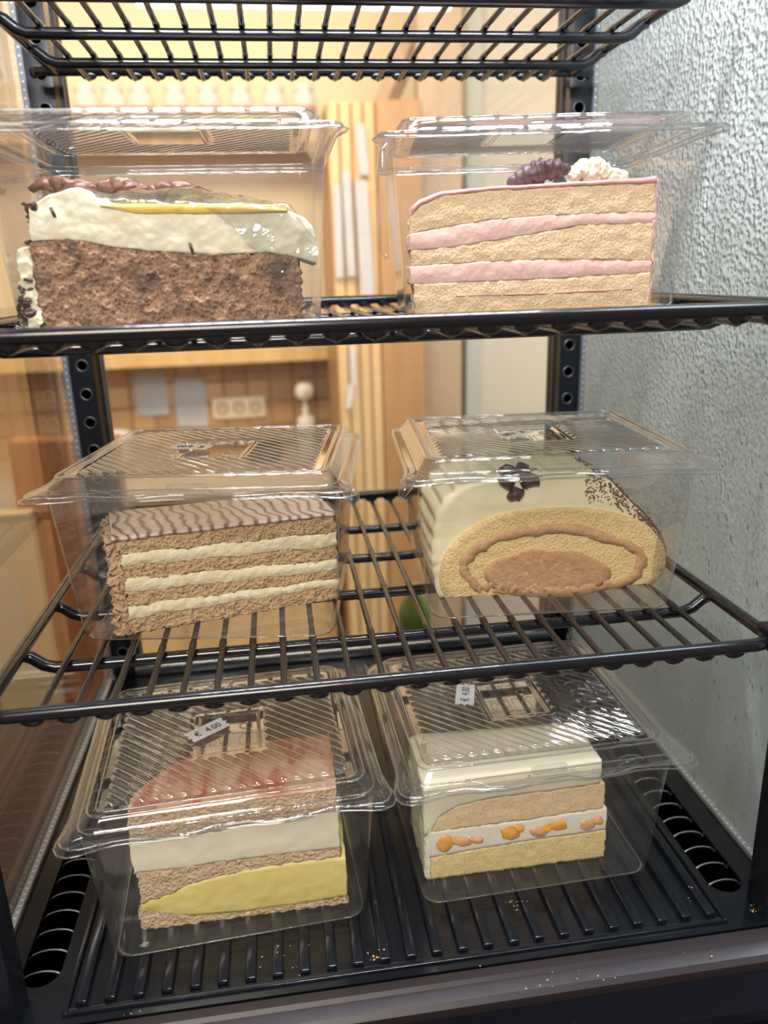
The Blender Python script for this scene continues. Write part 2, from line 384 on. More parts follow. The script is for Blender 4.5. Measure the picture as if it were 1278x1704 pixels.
# soap bottle
p = at_y(510, 708, 2.4)
r = empty('soap_bottle', (p.x, 2.4, -.42), 0, 'white pump bottle standing on the kitchen counter', 'bottle')
bm = bmesh.new(); lathe(bm, [(.030, 0), (.034, .006), (.034, .12), (.028, .135), (.012, .142), (.012, .152)]); obj('bottle', bm, M['porcelain'], r, ang=50)
bm = bmesh.new(); lathe(bm, [(.012, .152), (.012, .168), (.007, .17), (.007, .195), (.026, .20), (.034, .215), (.034, .235), (.024, .25), (.01, .255)]); tube(bm, [(0, 0, .235), (0, -.04, .235), (0, -.055, .225)], .006, 8); obj('pump', bm, M['porcelain'], r, ang=50)
# kettle-like dark lump
p = at_y(437, 705, 2.35)
r = empty('saucepan', (p.x, 2.35, -.42), 0, 'small dark saucepan on the kitchen counter beside the pump bottle', 'pan')
bm = bmesh.new(); lathe(bm, [(.055, 0), (.062, .004), (.064, .055), (.066, .058), (.060, .058), (.058, .01)]); obj('pot', bm, plain('dark_steel', (.15, .14, .13), .3, metal=.8), r, ang=50)
bm = bmesh.new(); tube(bm, [(-.06, 0, .05), (-.10, 0, .056), (-.16, 0, .062)], .008, 8); obj('handle', bm, M['blackmetal'], r)
p = at_y(180, 702, 2.3)
bm = bmesh.new(); lathe(bm, [(.03, 0), (.035, .004), (.055, .05), (.066, .11), (.069, .13), (.066, .13), (.05, .05), (.02, .01)])
o = obj('bowl', bm, M['porcelain'], None, ang=50); o.location = (p.x, 2.3, -.42); tag(o, 'white round bowl on the kitchen counter behind the left post', 'bowl')
# tall wooden cabinet
A_ = at_y(562, 600, 1.9); B_ = at_y(636, 600, 1.9); C_ = at_y(705, 600, 1.9)
r = empty('tall_cabinet', ((A_.x+C_.x)/2, 2.1, -1.1), 0, 'tall wooden cabinet with slatted yellow side and orange-brown panel', 'cabinet')
def kid(name, bm, mat, root, **kw):
    o = obj(name, bm, mat, root, False, **kw); o.matrix_parent_inverse = Matrix.Translation(-Vector(root.location)); return o
nsl = 4
CTZ = at_y(600, 168, 1.9).z
for i in range(nsl):
    a = A_.x+(B_.x-A_.x)*i/nsl; b = A_.x+(B_.x-A_.x)*(i+1)/nsl
    bm = bmesh.new(); bbox(bm, a+.002, b-.002, 1.9, 1.93, -1.1, CTZ, .003); kid('slat', bm, M['yelwood'], r)
bm = bmesh.new(); bbox(bm, B_.x, C_.x, 1.88, 1.93, -1.1, CTZ, .004); kid('panel', bm, M['orgwood'], r, label='orange-brown panel')
bm = bmesh.new(); bbox(bm, A_.x, C_.x, 1.932, 2.35, -1.1, CTZ); kid('carcass', bm, M['orgwood'], r)
bm = bmesh.new(); bbox(bm, C_.x+.004, at_y(768, 600, 1.95).x, 1.95, 2.0, -1.1, 1.6); tag(obj('wall_plank', bm, M['greywood'], None, False), 'grey-brown upright plank right of the tall wooden cabinet', 'plank')
bm = bmesh.new(); a = at_y(640, 175, 2.12); b = at_y(722, -20, 2.12)
tube(bm, [a+Vector((0, 0, -.12)), a, b, b+Vector((.05, 0, .25))], [.034]*4, 4); tag(obj('slanted_beam', bm, M['greywood'], None, False), 'slanted grey-brown beam above the tall wooden cabinet', 'beam')
# white strips hanging on the cabinet
for i, (x0, y0, x1, y1, wd, dx) in enumerate(((560, 305, 566, 462, 12, 0), (575, 285, 585, 460, 13, 0), (600, 300, 612, 500, 20, 0), (597, 205, 606, 292, 14, 0), (585, 575, 588, 640, 7, 0), (584, 640, 579, 680, 8, 0))):
    a = at_y(x0, y0, 1.885); b = at_y(x1, y1, 1.885); wv = wd/FPX*2.25/1.0
    bm = bmesh.new(); rows = []
    for t in range(7):
        f = t/6; c = a.lerp(b, f); off = .006*math.sin(f*PI*2+i)
        rows.append([bm.verts.new((c.x-wv/2, 1.885-abs(off), c.z)), bm.verts.new((c.x+wv/2, 1.882-abs(off), c.z))])
    for u_, v_ in zip(rows, rows[1:]): bm.faces.new((u_[0], u_[1], v_[1], v_[0]))
    bmesh.ops.solidify(bm, geom=bm.faces[:], thickness=.0015)
    lab = ['narrow white paper strip hanging on the cabinet, furthest left', 'tall white paper strip on the cabinet with slanted top, second from left', 'widest white paper strip hanging on the cabinet', 'short grey-white paper strip above the widest one', 'thin upper piece of curled white tape on the cabinet', 'curled lower end piece of white tape on the cabinet'][i]
    tag(obj('paper_strip', bm, M['paper']), lab, 'paper strip')
# brown board and beige panel outside at the left
bm = bmesh.new(); a = at_y(20, 735, .95); b = at_y(150, 735, .95)
box(bm, ((a.x+b.x)/2+.01, .97, a.z-.28), (b.x-a.x+.05, .04, .56), 0, .004); bmesh.ops.rotate(bm, verts=bm.verts, cent=((a.x+b.x)/2, .97, -.3), matrix=Matrix.Rotation(.03, 3, 'Y'))
tag(obj('wooden_board', bm, M['brownboard'], None, False), 'orange-brown wooden board leaning behind the display case', 'board')
bm = bmesh.new(); a = at_y(-60, 860, .9); b = at_y(48, 860, .9)
bbox(bm, a.x, b.x, .9, .93, -.6, a.z, .003); tag(obj('beige_panel', bm, plain('beige_board', srgb(196, 166, 120), .5), None, False), 'pale beige board standing in front of the orange-brown one', 'board')
# green vase
p = at_y(690, 1018, .43)
bm = bmesh.new(); CT = -.27; q0 = CT-p.z
lathe(bm, [(.010, q0), (.013, q0+.002), (.0145, q0+.03), (.0175, -.015), (.0185, .0), (.015, .012), (.009, .022), (.005, .028), (.0045, .034)], n=28)
o = obj('glass_vase', bm, plain('green_glass', srgb(104, 122, 40), .08, coat=.5), None, ang=60); o.location = (p.x, .43, p.z)
zc = CT
tag(o, 'small round green glass vase on the counter behind the case', 'vase')
bm = bmesh.new(); bbox(bm, -1.3, 1.2, -.35, .47, zc-.04, zc, .002); o = obj('counter', bm, M['counter'], None, False)
tag(o, 'reddish-brown counter the black display case stands on', 'counter')

# ------------------------------------------------------------------ display case
ZB = -.1709
case = empty('display_case', (0, .17, CT), 0, 'black countertop display case with glass walls and wire shelves', 'display case')
PI_ = Matrix.Translation(-Vector(case.location))
def cp(name, bm, mat, smooth=True, label=None, ang=35, parent=None):
    o = obj(name, bm, mat, None, smooth, label, ang if smooth else None)
    o.parent = parent or case
    if parent is None: o.matrix_parent_inverse = PI_
    return o
def stadium_curve(outer, slots, z, ext, name):
    cu = bpy.data.curves.new(name, 'CURVE'); cu.dimensions = '2D'; cu.fill_mode = 'BOTH'; cu.extrude = ext
    def add(pts):
        s = cu.splines.new('POLY'); s.points.add(len(pts)-1)
        for q, p in zip(s.points, pts): q.co = (p[0], p[1], 0, 1)
        s.use_cyclic_u = True
    add(outer)
    for s in slots: add(s)
    to = bpy.data.objects.new(name, cu); COL.objects.link(to); dg = bpy.context.evaluated_depsgraph_get()
    me = bpy.data.meshes.new_from_object(to.evaluated_get(dg)); COL.objects.unlink(to); bpy.data.objects.remove(to)
    me.transform(Matrix.Translation((0, 0, z))); bm = bmesh.new(); bm.from_mesh(me); return bm
def stadium(xc, hw, y0, y1, n=10):
    P = []
    for k in range(n+1): a = PI+PI*k/n; P.append((xc+hw*math.cos(a), y0+hw+hw*math.sin(a)))
    for k in range(n+1): a = PI*k/n; P.append((xc+hw*math.cos(a), y1-hw+hw*math.sin(a)))
    return P
SL = [stadium(-.203, .0108, .0112, .325), stadium(.1998, .0108, .0112, .325)]
cp('base_tray', stadium_curve([(-.2262, -.0145), (.2262, -.0145), (.2262, .352), (-.2262, .352)], SL, ZB-.0025, .0012, 'tray'), M['tray'])
for i in range(-12, 13):
    x = .0002+i*.0147
    bm = bmesh.new(); bbox(bm, x-.0029, x+.0029, -.0052+.0003*(i % 2), .335, ZB-.0016, ZB+.0026, .0010)
    cp('tray_rib', bm, M['tray'])
bm = bmesh.new(); bbox(bm, -.1835, .1835, -.0098, -.0058, ZB-.0016, ZB+.0004, .0008); cp('tray_border', bm, M['tray'])
for s_ in (-1, 1):
    bm = bmesh.new(); bbox(bm, s_*.1835-.0014, s_*.1835+.0014, -.0098, .335, ZB-.0016, ZB+.0012, .0008); cp('tray_border', bm, M['tray'])
for xc in (-.203, .1998):
    bm = bmesh.new(); bbox(bm, xc-.014, xc+.014, .006, .33, ZB-.05, ZB-.048)
    bbox(bm, xc-.0135, xc-.0125, .006, .33, ZB-.048, ZB-.0045); bbox(bm, xc+.0125, xc+.0135, .006, .33, ZB-.048, ZB-.0045)
    bbox(bm, xc-.0125, xc+.0125, .006, .007, ZB-.048, ZB-.0045); bbox(bm, xc-.0125, xc+.0125, .329, .33, ZB-.048, ZB-.0045)
    w_ = cp('vent_well', bm, M['hole'], False)
    for k in range(21):
        y = .020+k*.0146
        bm = bmesh.new(); tube(bm, [(xc+.0108*math.cos(a), y+.002*math.sin(a), ZB-.0055+.0035*math.sin(a)) for a in [PI*i/10 for i in range(11)]], .0007, 6)
        cp('vent_rib', bm, M['ringm'])
# body under the tray
def extrude_profile(prof, x0, x1, bm):
    A = [bm.verts.new((x0, y, z)) for y, z in prof]; B = [bm.verts.new((x1, y, z)) for y, z in prof]
    n = len(prof)
    for i in range(n): bm.faces.new((A[i], A[(i+1) % n], B[(i+1) % n], B[i]))
    bm.faces.new(A[::-1]); bm.faces.new(B)
bm = bmesh.new(); bbox(bm, -.238, .238, -.014, .385, CT, ZB-.052); bbox(bm, -.238, .238, .353, .385, ZB-.052, ZB-.006)
bbox(bm, -.238, -.2262, -.014, .353, ZB-.052, ZB-.001); bbox(bm, .2262, .238, -.014, .353, ZB-.052, ZB-.001)
bbox(bm, -.2262, .2262, -.014, .004, ZB-.052, ZB-.005)
cp('base_housing', bm, M['blackmetal'], False)
bm = bmesh.new(); pr = [(-.0165, ZB-.012), (-.0165, ZB-.0008), (-.019, ZB+.0018), (-.0245, ZB+.0022), (-.0262, ZB+.0004), (-.028, ZB+.0004), (-.0335, ZB-.0006), (-.036, ZB-.003), (-.0365, ZB-.006), (-.0365, ZB-.014)]
extrude_profile(pr, -.24, .24, bm); cp('door_gasket', bm, M['ledge'], ang=25, label='dark rubbery gasket along the front edge')
bm = bmesh.new(); pr = [(-.0145, ZB-.016), (-.036, ZB-.016), (-.0375, ZB-.0075), (-.045, ZB-.009), (-.055, ZB-.0125), (-.0580, ZB-.016), (-.0590, ZB-.022), (-.0592, CT), (-.0145, CT)]
extrude_profile(pr, -.24, .24, bm); cp('front_panel', bm, plain('black_panel_paint', (.004, .004, .006), .7, spec=.02), ang=30)
# crumbs on the base
M['crumbs'] = plain('crumb_bits', srgb(196, 160, 120), .7)
spots = [(858, 1500, 20, 12), (1012, 1640, 18, 16), (905, 1652, 30, 20), (1255, 1510, 10, 14), (620, 1590, 14, 16), (1150, 1480, 40, 8), (230, 1690, 30, 5), (480, 1600, 40, 10), (935, 1600, 90, 10), (1180, 1600, 60, 8)]
nc = 0
bm = bmesh.new()
for (px, py, sp, nn) in spots:
    for k in range(nn):
        q = at_z(px+random.gauss(0, sp*.5), py+random.gauss(0, sp*.35), ZB+.001)
        zt = ZB-.0011 if q.y > -.0145 else (ZB+.001 if q.y > -.036 else ZB-.0105)
        i_ = (q.x-.0002)/.0147
        if q.y > -.0085 and abs(q.x) < .183 and (abs(i_-round(i_))*.0147 < .0029 and q.y > -.005): zt = ZB+.0027
        s = random.uniform(.0002, .0006)
        bmesh.ops.create_icosphere(bm, subdivisions=1, radius=s, matrix=Matrix.Translation((q.x, q.y, zt+s*.3)) @ Matrix.Diagonal((1.3, 1, .6, 1)))
o = obj('cake_crumbs', bm, M['crumbs']); tag(o, 'scattered pale cake crumbs on the black base and front ledge', 'crumbs', None, 'stuff')

# strips, posts, glass
for s in (-1, 1):
    a, b = sorted((s*.2262, s*.2303))
    bm = bmesh.new(); bbox(bm, a, b, .353, .3575, ZB+.002, .50); cp('spacer_strip', bm, M['gasv'], False, 'grey dotted strip')
    bm = bmesh.new(); bbox(bm, a, b, .0, .3525, ZB-.001, ZB+.002); cp('spacer_strip', bm, M['gash'], False, 'grey dotted strip')
    a, b = sorted((s*.2068, s*.2260))
    bm = bmesh.new(); bbox(bm, a, b, .356, .372, ZB-.004, .50, .0008); post = cp('back_post', bm, M['blackmetal'], ang=30)
    for k in range(24):
        z = .3694-k*.0245 if True else 0
        if z < ZB+.02: break
        for j_ in (0,):
            hb = bmesh.new(); disc(hb, (s*.2152, .3557, z), .0046); ho = cp('mounting_hole', hb, M['hole'], False)
            rb = bmesh.new(); tube(rb, [(s*.2152+.0047*math.cos(t), .3558, z+.0047*math.sin(t)) for t in [2*PI*q/24 for q in range(24)]], .00045, 6, True)
            ro = obj('hole_rim', rb, M['ringm'], ho)
    hb = bmesh.new(); disc(hb, (s*.2152, .3557, .3939), .0046); cp('mounting_hole', hb, M['hole'], False)
    a, b = sorted((s*.2030, s*.2066))
    bm = bmesh.new(); bbox(bm, a, b, .3555, .372, ZB, .50); cp('bronze_trim', bm, M['bronze'], False, 'bronze-coloured trim strip')
    a, b = sorted((s*.2000, s*.2028))
    bm = bmesh.new(); bbox(bm, a, b, .3555, .372, ZB, .50); cp('door_edge', bm, M['blackmetal'], False)
    a, b = sorted((s*.2051, s*.236))
    bm = bmesh.new(); bbox(bm, a, b, -.012, .006, ZB-.004, .50, .0015); cp('front_post', bm, M['blackmetal'], ang=30)
    # support arm inside front post
    bm = bmesh.new(); a, b = sorted((s*.2306, s*.2346)); bbox(bm, a, b, .006, .356, ZB-.001, .50)
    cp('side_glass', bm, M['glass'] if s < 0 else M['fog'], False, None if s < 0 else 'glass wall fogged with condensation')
bm = bmesh.new(); bbox(bm, -.2, .2, .362, .366, ZB+.012, .50); cp('back_glass', bm, M['glass'], False)
bm = bmesh.new(); bbox(bm, -.2066, .2066, .3535, .369, ZB-.003, ZB+.0095, .0022); cp('door_rail', bm, M['chrome'], ang=40, label='shiny metal bottom rail')
bm = bmesh.new(); bbox(bm, -.24, .24, -.03, .39, .5, .53, .003); cp('roof', bm, plain('white_roof', (.55, .57, .6), .5), False)
bm = bmesh.new(); bbox(bm, -.18, .18, .035, .065, .494, .5); cp('strip_lamp', bm, emitter('strip_lamp_glow', (.75, .88, 1), 4.0), False, 'bluish white lamp')
# round screw head on right front post
bm = bmesh.new(); tube(bm, [(.2079+.0035*math.cos(t), -.0128, -.1005+.0045*math.sin(t)) for t in [2*PI*q/20 for q in range(20)]], .0008, 6, True)
cp('post_ring', bm, M['ringm'])

# ------------------------------------------------------------------ wire shelves
HS, DS, PT = .2, .3355, .01675
RF, RW, RC = .0036, .0018, .0034
def make_shelf(full=True):
    r = empty('wire_shelf')
    bm = bmesh.new(); cr = .014; P = []
    for (cx, cy, a0) in ((HS-cr, cr, -PI/2), (HS-cr, DS-cr*.3, 0), (-HS+cr, DS-cr*.3, PI/2), (-HS+cr, cr, PI)):
        rr = cr if cy == cr else cr*.3
        cx2 = (HS-rr) if cx > 0 else -(HS-rr)
        for k in range(7): a = a0+PI/2*k/6; P.append((cx2+rr*math.cos(a), cy+rr*math.sin(a), 0))
    tube(bm, P, RF, 14, True)
    tube(bm, [(-HS-.0165, DS+.006, -.0005), (-HS-.014, DS, 0), (HS+.014, DS, 0), (HS+.0165, DS+.006, -.0005)], RF*1.02, 14)
    bmesh.ops.create_uvsphere(bm, u_segments=12, v_segments=8, radius=RF*1.05, matrix=Matrix.Translation((-HS-.0165, DS+.004, 0)))
    bmesh.ops.create_uvsphere(bm, u_segments=12, v_segments=8, radius=RF*1.05, matrix=Matrix.Translation((HS+.0165, DS+.004, 0)))
    for i in range(22):
        for yy in (.0004, DS-.0004):
            bmesh.ops.create_uvsphere(bm, u_segments=16, v_segments=10, radius=1, matrix=Matrix.Translation(((i-10.5)*PT, yy, -.0030)) @ Matrix.Diagonal((.0060, .0028, .0036, 1)))
    obj('frame', bm, M['rod'], r)
    zc_ = -.0106
    for k in range(1, 5):
        y = DS*k/5; bm = bmesh.new(); L = [(-HS+.001, y, -.002), (-HS+.005, y, -.0035), (-HS+.011, y, -.0085), (-HS+.017, y, zc_)]
        mid = [(-HS+.017+(2*HS-.034)*t/12, y, zc_) for t in range(1, 12)]
        tube(bm, L+mid+[(-p[0], p[1], p[2]) for p in L[::-1]], RC, 12); obj('cross_wire', bm, M['rod'], r)
    first = None
    for i in range(22):
        x = (i-10.5)*PT
        if first is None:
            bm = bmesh.new()
            ys = [-.0008, 0, .0008, .0025, .0045, .008]; rs = [.0006, .0014, .0020, .0022, .0021, RW]
            zs = [-.0046, -.0047, -.0052, -.0055, -.0055, -.0054]
            pts = [(0, y, z) for y, z in zip(ys, zs)]; rr = rs[:]
            for k in range(1, 5):   # small weld swellings over each cross wire
                yk = DS*k/5
                for dy, q in ((-.006, RW), (-.002, .0022), (.002, .0022), (.006, RW)): pts.append((0, yk+dy, -.0054)); rr.append(q)
            for y, z, q in list(zip(ys, zs, rs))[::-1]: pts.append((0, DS-y, z)); rr.append(q)
            tube(bm, pts, rr, 10)
            # web of coating between wire end and front rod
            first = obj('wire', bm, M['rod'], r); first.location = (x, 0, 0)
        else:
            c = first.copy(); COL.objects.link(c); c.parent = r; c.location = (x, 0, 0)
    for s in (-1, 1):
        bm = bmesh.new(); box(bm, (s*.2012, .002, -.001), (.0085, .017, .0145), 0, .0035)
        tube(bm, [(s*.2012, .0, -.006), (s*.2045, -.004, -.012), (s*.2075, -.004, -.024)], [.004, .0038, .003], 10)
        tube(bm, [(s*.198, -.002, .004), (s*.198, .006, .0062), (s*.198, .012, .004)], [.003, .0038, .003], 10)
        obj('corner_clip', bm, M['blackmetal'], r)
    return r
SZ = [.3426, .1711, 0.0]
sh = make_shelf()
labs = ['black wire shelf at the very top, empty and seen from below', 'black wire shelf carrying the brown cake and the pink cake boxes', 'black wire shelf carrying the nut layer cake and the cream roll boxes']
for i in range(3):
    o = sh if i == 0 else copy_tree(sh)
    o.location = (0, 0, SZ[i]); tag(o, labs[i], 'shelf', 'wire shelves of the display case')

# ------------------------------------------------------------------ clamshell boxes
WB, DB, WR, DR, HR, WL, DL, HL = .1449, .128, .1572, .1420, .0882, .1479, .1330, .0972
def rrect(w_, d_, r_, n=6):
    P = []
    for cx, cy, a0 in ((w_/2-r_, -d_/2+r_, -PI/2), (w_/2-r_, d_/2-r_, 0), (-w_/2+r_, d_/2-r_, PI/2), (-w_/2+r_, -d_/2+r_, PI)):
        for k in range(n+1):
            a = a0+PI/2*k/n; P.append((cx+r_*math.cos(a), cy+r_*math.sin(a)))
        # straight edge samples
        nx = {0: ('y', 1), 1: ('x', -1), 2: ('y', -1), 3: ('x', 1)}[int(round((a0+PI/2)/(PI/2))) % 4]
        m = 14
        if nx[0] == 'y': L = d_-2*r_
        else: L = w_-2*r_
        bx, by = P[-1]
        for q in range(1, m):
            t = L*q/m
            P.append((bx, by+nx[1]*t) if nx[0] == 'y' else (bx+nx[1]*t, by))
    return P
def loft(bm, rings, cap0=False, cap1=False):
    R = [[bm.verts.new(p) for p in ring] for ring in rings]; n = len(R[0])
    for A, B in zip(R, R[1:]):
        for k in range(n): bm.faces.new((A[k], A[(k+1) % n], B[(k+1) % n], B[k]))
    if cap0: bm.faces.new(R[0][::-1])
    if cap1: bm.faces.new(R[-1])
    return R
def flange(P, w0, tongue, frontx, drop=0):
    """outward offset of rim outline: tongues at the two front corners, scalloped front lip"""
    out = []
    for x, y in P:
        d = Vector((x, y)); nx = max(0, abs(x)-WR/2+.012)/.012; ny = max(0, abs(y)-DR/2+.012)/.012
        o = Vector((math.copysign(nx, x), math.copysign(ny, y)))
        if o.length < 1e-6: o = Vector((0, 1))
        o.normalize(); wd = w0
        if y < -DR/2+.03:
            cxn = Vector((abs(x)-WR/2, y+DR/2)); wd += tongue*math.exp(-(cxn.length/.008)**2)
            if y < -DR/2+.004:
                ax = abs(x)
                if .012 < ax < .042: wd += frontx*min(1, (ax-.012)/.004, (.042-ax)/.004)
        out.append((x+o.x*wd, y+o.y*wd))
    return out
def z3(P, z): return [(x, y, z) for x, y in P]
LOGO = (.037, .043)
def make_lid_panel():
    bm = bmesh.new(); w_, d_ = WL-.012, DL-.012; nx, ny = 230, 205; pit = .0054
    g = []
    for j in range(ny+1):
        row = []
        for i in range(nx+1):
            x = -w_/2+w_*i/nx; y = -d_/2+d_*j/ny
            u = (x+y*1.0)/math.sqrt(2); t = (u/pit) % 1.0; h = 0
            # distance to panel edge and to logo field
            de = min(w_/2-.004-abs(x), d_/2-.004-abs(y)); dl_ = max(abs(x)-LOGO[0]/2-.003, abs(y)-LOGO[1]/2-.003)
            k = min(1, max(0, min(de, dl_)/.0014))
            b = abs(t-.5)*2
            if b < .66: h = math.sqrt(max(0, 1-(b/.66)**2))*.0015
            z = h*math.sqrt(k) if k > 0 else 0
            dd = max(abs(x)-LOGO[0]/2, abs(y)-LOGO[1]/2)
            if dd < 0: z = -.0009*min(1, -dd/.0012)
            row.append(bm.verts.new((x, y, z)))
        g.append(row)
    for j in range(ny):
        for i in range(nx): bm.faces.new((g[j][i], g[j][i+1], g[j+1][i+1], g[j+1][i]))
    return bm
LIDP = None; TUBM = LIDM = None
def emboss_mesh():
    bm = bmesh.new(); zz = .0001
    def addt(s, size, loc, rot=0, sx=1):
        me = text_mesh(s, size, .00016, rot, loc, sx); bm.from_mesh(me)
    addt('esserie.at', .0058, (0, .0165, zz)); addt('·21·', .005, (0, .0115, zz))
    addt('PET', .0062, (-.0095, -.0050, zz), 0, 1.1); addt('RECY', .0052, (-.0095, -.0108, zz), 0, 1.0)
    addt('MADE IN RECYCLED PET', .0026, (0, -.0196, zz))
    for dx in (0, .0022):
        tube(bm, [(.0098+dx*.4+.0038*math.cos(t+dx*600), .006+.0032*math.sin(t+dx*600), zz) for t in [PI*1.5*k/16 for k in range(17)]], .0003, 5)
    # frames round the two blocks
    for (x0, x1, y0, y1) in ((-.0168, -.0022, -.0148, -.0008), (.0004, .0162, -.0148, -.0008)):
        tube(bm, [(x0, y0, zz), (x1, y0, zz), (x1, y1, zz), (x0, y1, zz)], .00028, 5, True)
    # little bottle outline
    tube(bm, [(.0060, -.0135, zz), (.0108, -.0135, zz), (.0110, -.0065, zz), (.0096, -.0045, zz), (.0096, -.0025, zz), (.0074, -.0025, zz), (.0074, -.0045, zz), (.0058, -.0065, zz)], .0003, 5, True)
    return bm
M['emboss'] = clear('embossed_plastic', tint=(.92, .93, .92), base=.05, top=.55, milk=.05, power=2.6, rough=.08)
M['logop'] = clear('smooth_logo_field', tint=(.86, .87, .86), base=.07, top=.9, milk=.05, power=2.0, rough=.06)
def price_label(parent, loc, rot):
    """white price sticker with notched ends"""
    bm = bmesh.new(); L, H = .0250, .0120; P = []
    top = [(-L/2+L*k/8, H/2) for k in range(9)]
    right = [(L/2+.0004, H*.32), (L/2-.0010, H*.16), (L/2+.0012, 0), (L/2-.0010, -H*.16), (L/2+.0004, -H*.32)]
    bot = [(L/2-L*k/8, -H/2) for k in range(9)]
    left = [(-L/2-.0004, -H*.32), (-L/2+.0010, -H*.16), (-L/2-.0012, 0), (-L/2+.0010, H*.16), (-L/2-.0004, H*.32)]
    P = top+right+bot+left
    a = [bm.verts.new((x, y, 0)) for x, y in P]; b = [bm.verts.new((x, y, .00018)) for x, y in P]
    n = len(P)
    for i in range(n): bm.faces.new((a[(i+1) % n], a[i], b[i], b[(i+1) % n]))
    bm.faces.new(a); bm.faces.new(b[::-1])
    o = obj('price_label', bm, M['label'], parent, False, 'white price label reading € 4.00'); o.location = loc; o.rotation_euler = (0, 0, rot)
    me = text_mesh('€  4.00', .0074, .00005, 0, (0, -.0004, .00028), .82)
    me.materials.clear(); me.materials.append(M['ink'])
    t = bpy.data.objects.new('price_writing', me); COL.objects.link(t); t.parent = o
    return o
def make_box():
    r = empty('cake_box')
    bm = bmesh.new()
    rings = [z3(rrect(WB-.016, DB-.016, .008), .0012), z3(rrect(WB-.010, DB-.010, .009), .0004), z3(rrect(WB-.004, DB-.004, .010), .0009), z3(rrect(WB, DB, .011), .0035)]
    for t in (.25, .5, .75, .97): rings.append(z3(rrect(WB+(WR-WB)*t, DB+(DR-DB)*t, .011), .0035+(HR-.0035)*t))
    rim = rrect(WR, DR, .010)
    rings += [z3(rim, HR-.0008), z3(flange(rim, .0012, 0, 0), HR), z3(flange(rim, .0045, .0105, .002), HR), z3(flange(rim, .0055, .0115, .002), HR-.0014)]
    loft(bm, rings, cap0=True); tub = obj('tub', bm, M['plastic'], r, ang=60)
    bm = bmesh.new(); tube(bm, z3(flange(rim, .0055, .0115, .002), HR-.0012), .0005, 6, True); tube(bm, z3(rrect(WB-.005, DB-.005, .010), .0011), .0004, 6, True)
    obj('rim_edge', bm, M['edgep'], tub)
    # lid
    bm = bmesh.new(); hb = HR+.0016
    rings = [z3(flange(rim, .0052, .0075, .004), hb-.0008), z3(flange(rim, .0040, .0075, .004), hb), z3(flange(rim, .0010, 0, 0), hb), z3(rrect(WR-.001, DR-.001, .010), hb+.0008)]
    rings += [z3(rrect(WR-.003, DR-.003, .010), hb+.0026), z3(rrect(WL+.0012, DL+.0012, .0095), HL-.0012), z3(rrect(WL-.0004, DL-.0004, .009), HL-.0002), z3(rrect(WL-.003, DL-.003, .008), HL),
              z3(rrect(WL-.008, DL-.008, .0065), HL), z3(rrect(WL-.0095, DL-.0095, .006), HL-.0008), z3(rrect(WL-.012, DL-.012, .0008), HL-.0012)]
    loft(bm, rings); lid = obj('lid', bm, M['lidp'], r, ang=60)
    bm = bmesh.new()
    tube(bm, z3(rrect(WL-.001, DL-.001, .009), HL-.0004), .0006, 6, True); tube(bm, z3(rrect(WL-.0095, DL-.0095, .006), HL-.0004), .0004, 6, True)
    tube(bm, z3(flange(rim, .0052, .0075, .004), hb-.0006), .0005, 6, True); tube(bm, z3(rrect(WR-.001, DR-.001, .010), hb+.0010), .0005, 6, True)
    obj('folded_edge', bm, M['edgep'], lid)
    pn = obj('ribbed_panel', make_lid_panel(), M['ribp'], lid); pn.location = (0, 0, HL-.0012)
    em = obj('embossed_writing', emboss_mesh(), M['emboss'], lid, False); em.location = (0, 0, HL-.0019)
    # snap button at the front
    bm = bmesh.new(); box(bm, (0, -DR/2+.0003, HR+.0035), (.021, .0042, .0040), 0, .0012)
    obj('snap_button', bm, M['lidp'], r, ang=40)
    bm = bmesh.new()
    for sg in (-1, 1):
        P = [(sg*.012, -DR/2-.0015, hb+.0004), (sg*.016, -DR/2-.006, hb+.0004), (sg*.026, -DR/2-.0078, hb+.0002), (sg*.037, -DR/2-.0062, hb+.0002), (sg*.042, -DR/2-.0018, hb+.0006), (sg*.05, -DR/2-.001, hb+.002)]
        tube(bm, P, .0007, 6)
    obj('lip_bead', bm, M['lidp'], r)
    # hinge bead at the back
    bm = bmesh.new(); tube(bm, [(-.06, DR/2+.0045, HR+.0006), (.06, DR/2+.0045, HR+.0006)], .0012, 8); obj('hinge', bm, M['lidp'], r)
    return r
POSE = [(-.0996, .1208, -.0087), (.0984, .1374, -.1137), (-.0909, .1315, -.158), (.1043, .1257, -.0802), (-.0953, .0837, .0546), (.0829, .0907, .0243)]
FZ = [SZ[1]-.0036+.0001]*2+[-.0036+.0001]*2+[ZB+.0027]*2
BL = ['clear plastic cake box around the brown sponge cake with white cream, upper left', 'clear plastic cake box around the pink layered cake, upper right',
      'clear plastic cake box around the nut layer cake, middle shelf left', 'clear plastic cake box around the cream roll, middle shelf right',
      'clear plastic cake box around the yellow cream slice, bottom left', 'clear plastic cake box around the mandarin cream slice, bottom right']
b0 = make_box(); BOX = []
for i, (x, y, t) in enumerate(POSE):
    o = b0 if i == 0 else copy_tree(b0)
    o.location = (x, y, FZ[i]); o.rotation_euler = (0, 0, t); tag(o, BL[i], 'cake box', 'clear clamshell cake boxes'); BOX.append(o)
def to_local(i, p):
    x, y, t = POSE[i]; d = Vector((p.x-x, p.y-y)); return (d.x*math.cos(t)+d.y*math.sin(t), -d.x*math.sin(t)+d.y*math.cos(t))
for i, pa, pb in ((2, (338, 745), (298, 744)), (3, (876, 718), (832, 727)), (4, (310, 1232), (380, 1199)), (5, (772, 1181), (776, 1133))):
    qa = Vector(to_local(i, at_z(*pa, FZ[i]+HL))); qb = Vector(to_local(i, at_z(*pb, FZ[i]+HL))); q = (qa+qb)/2; dq = qb-qa
    price_label(BOX[i], (q.x, q.y, HL+.0003), math.atan2(dq.y, dq.x))
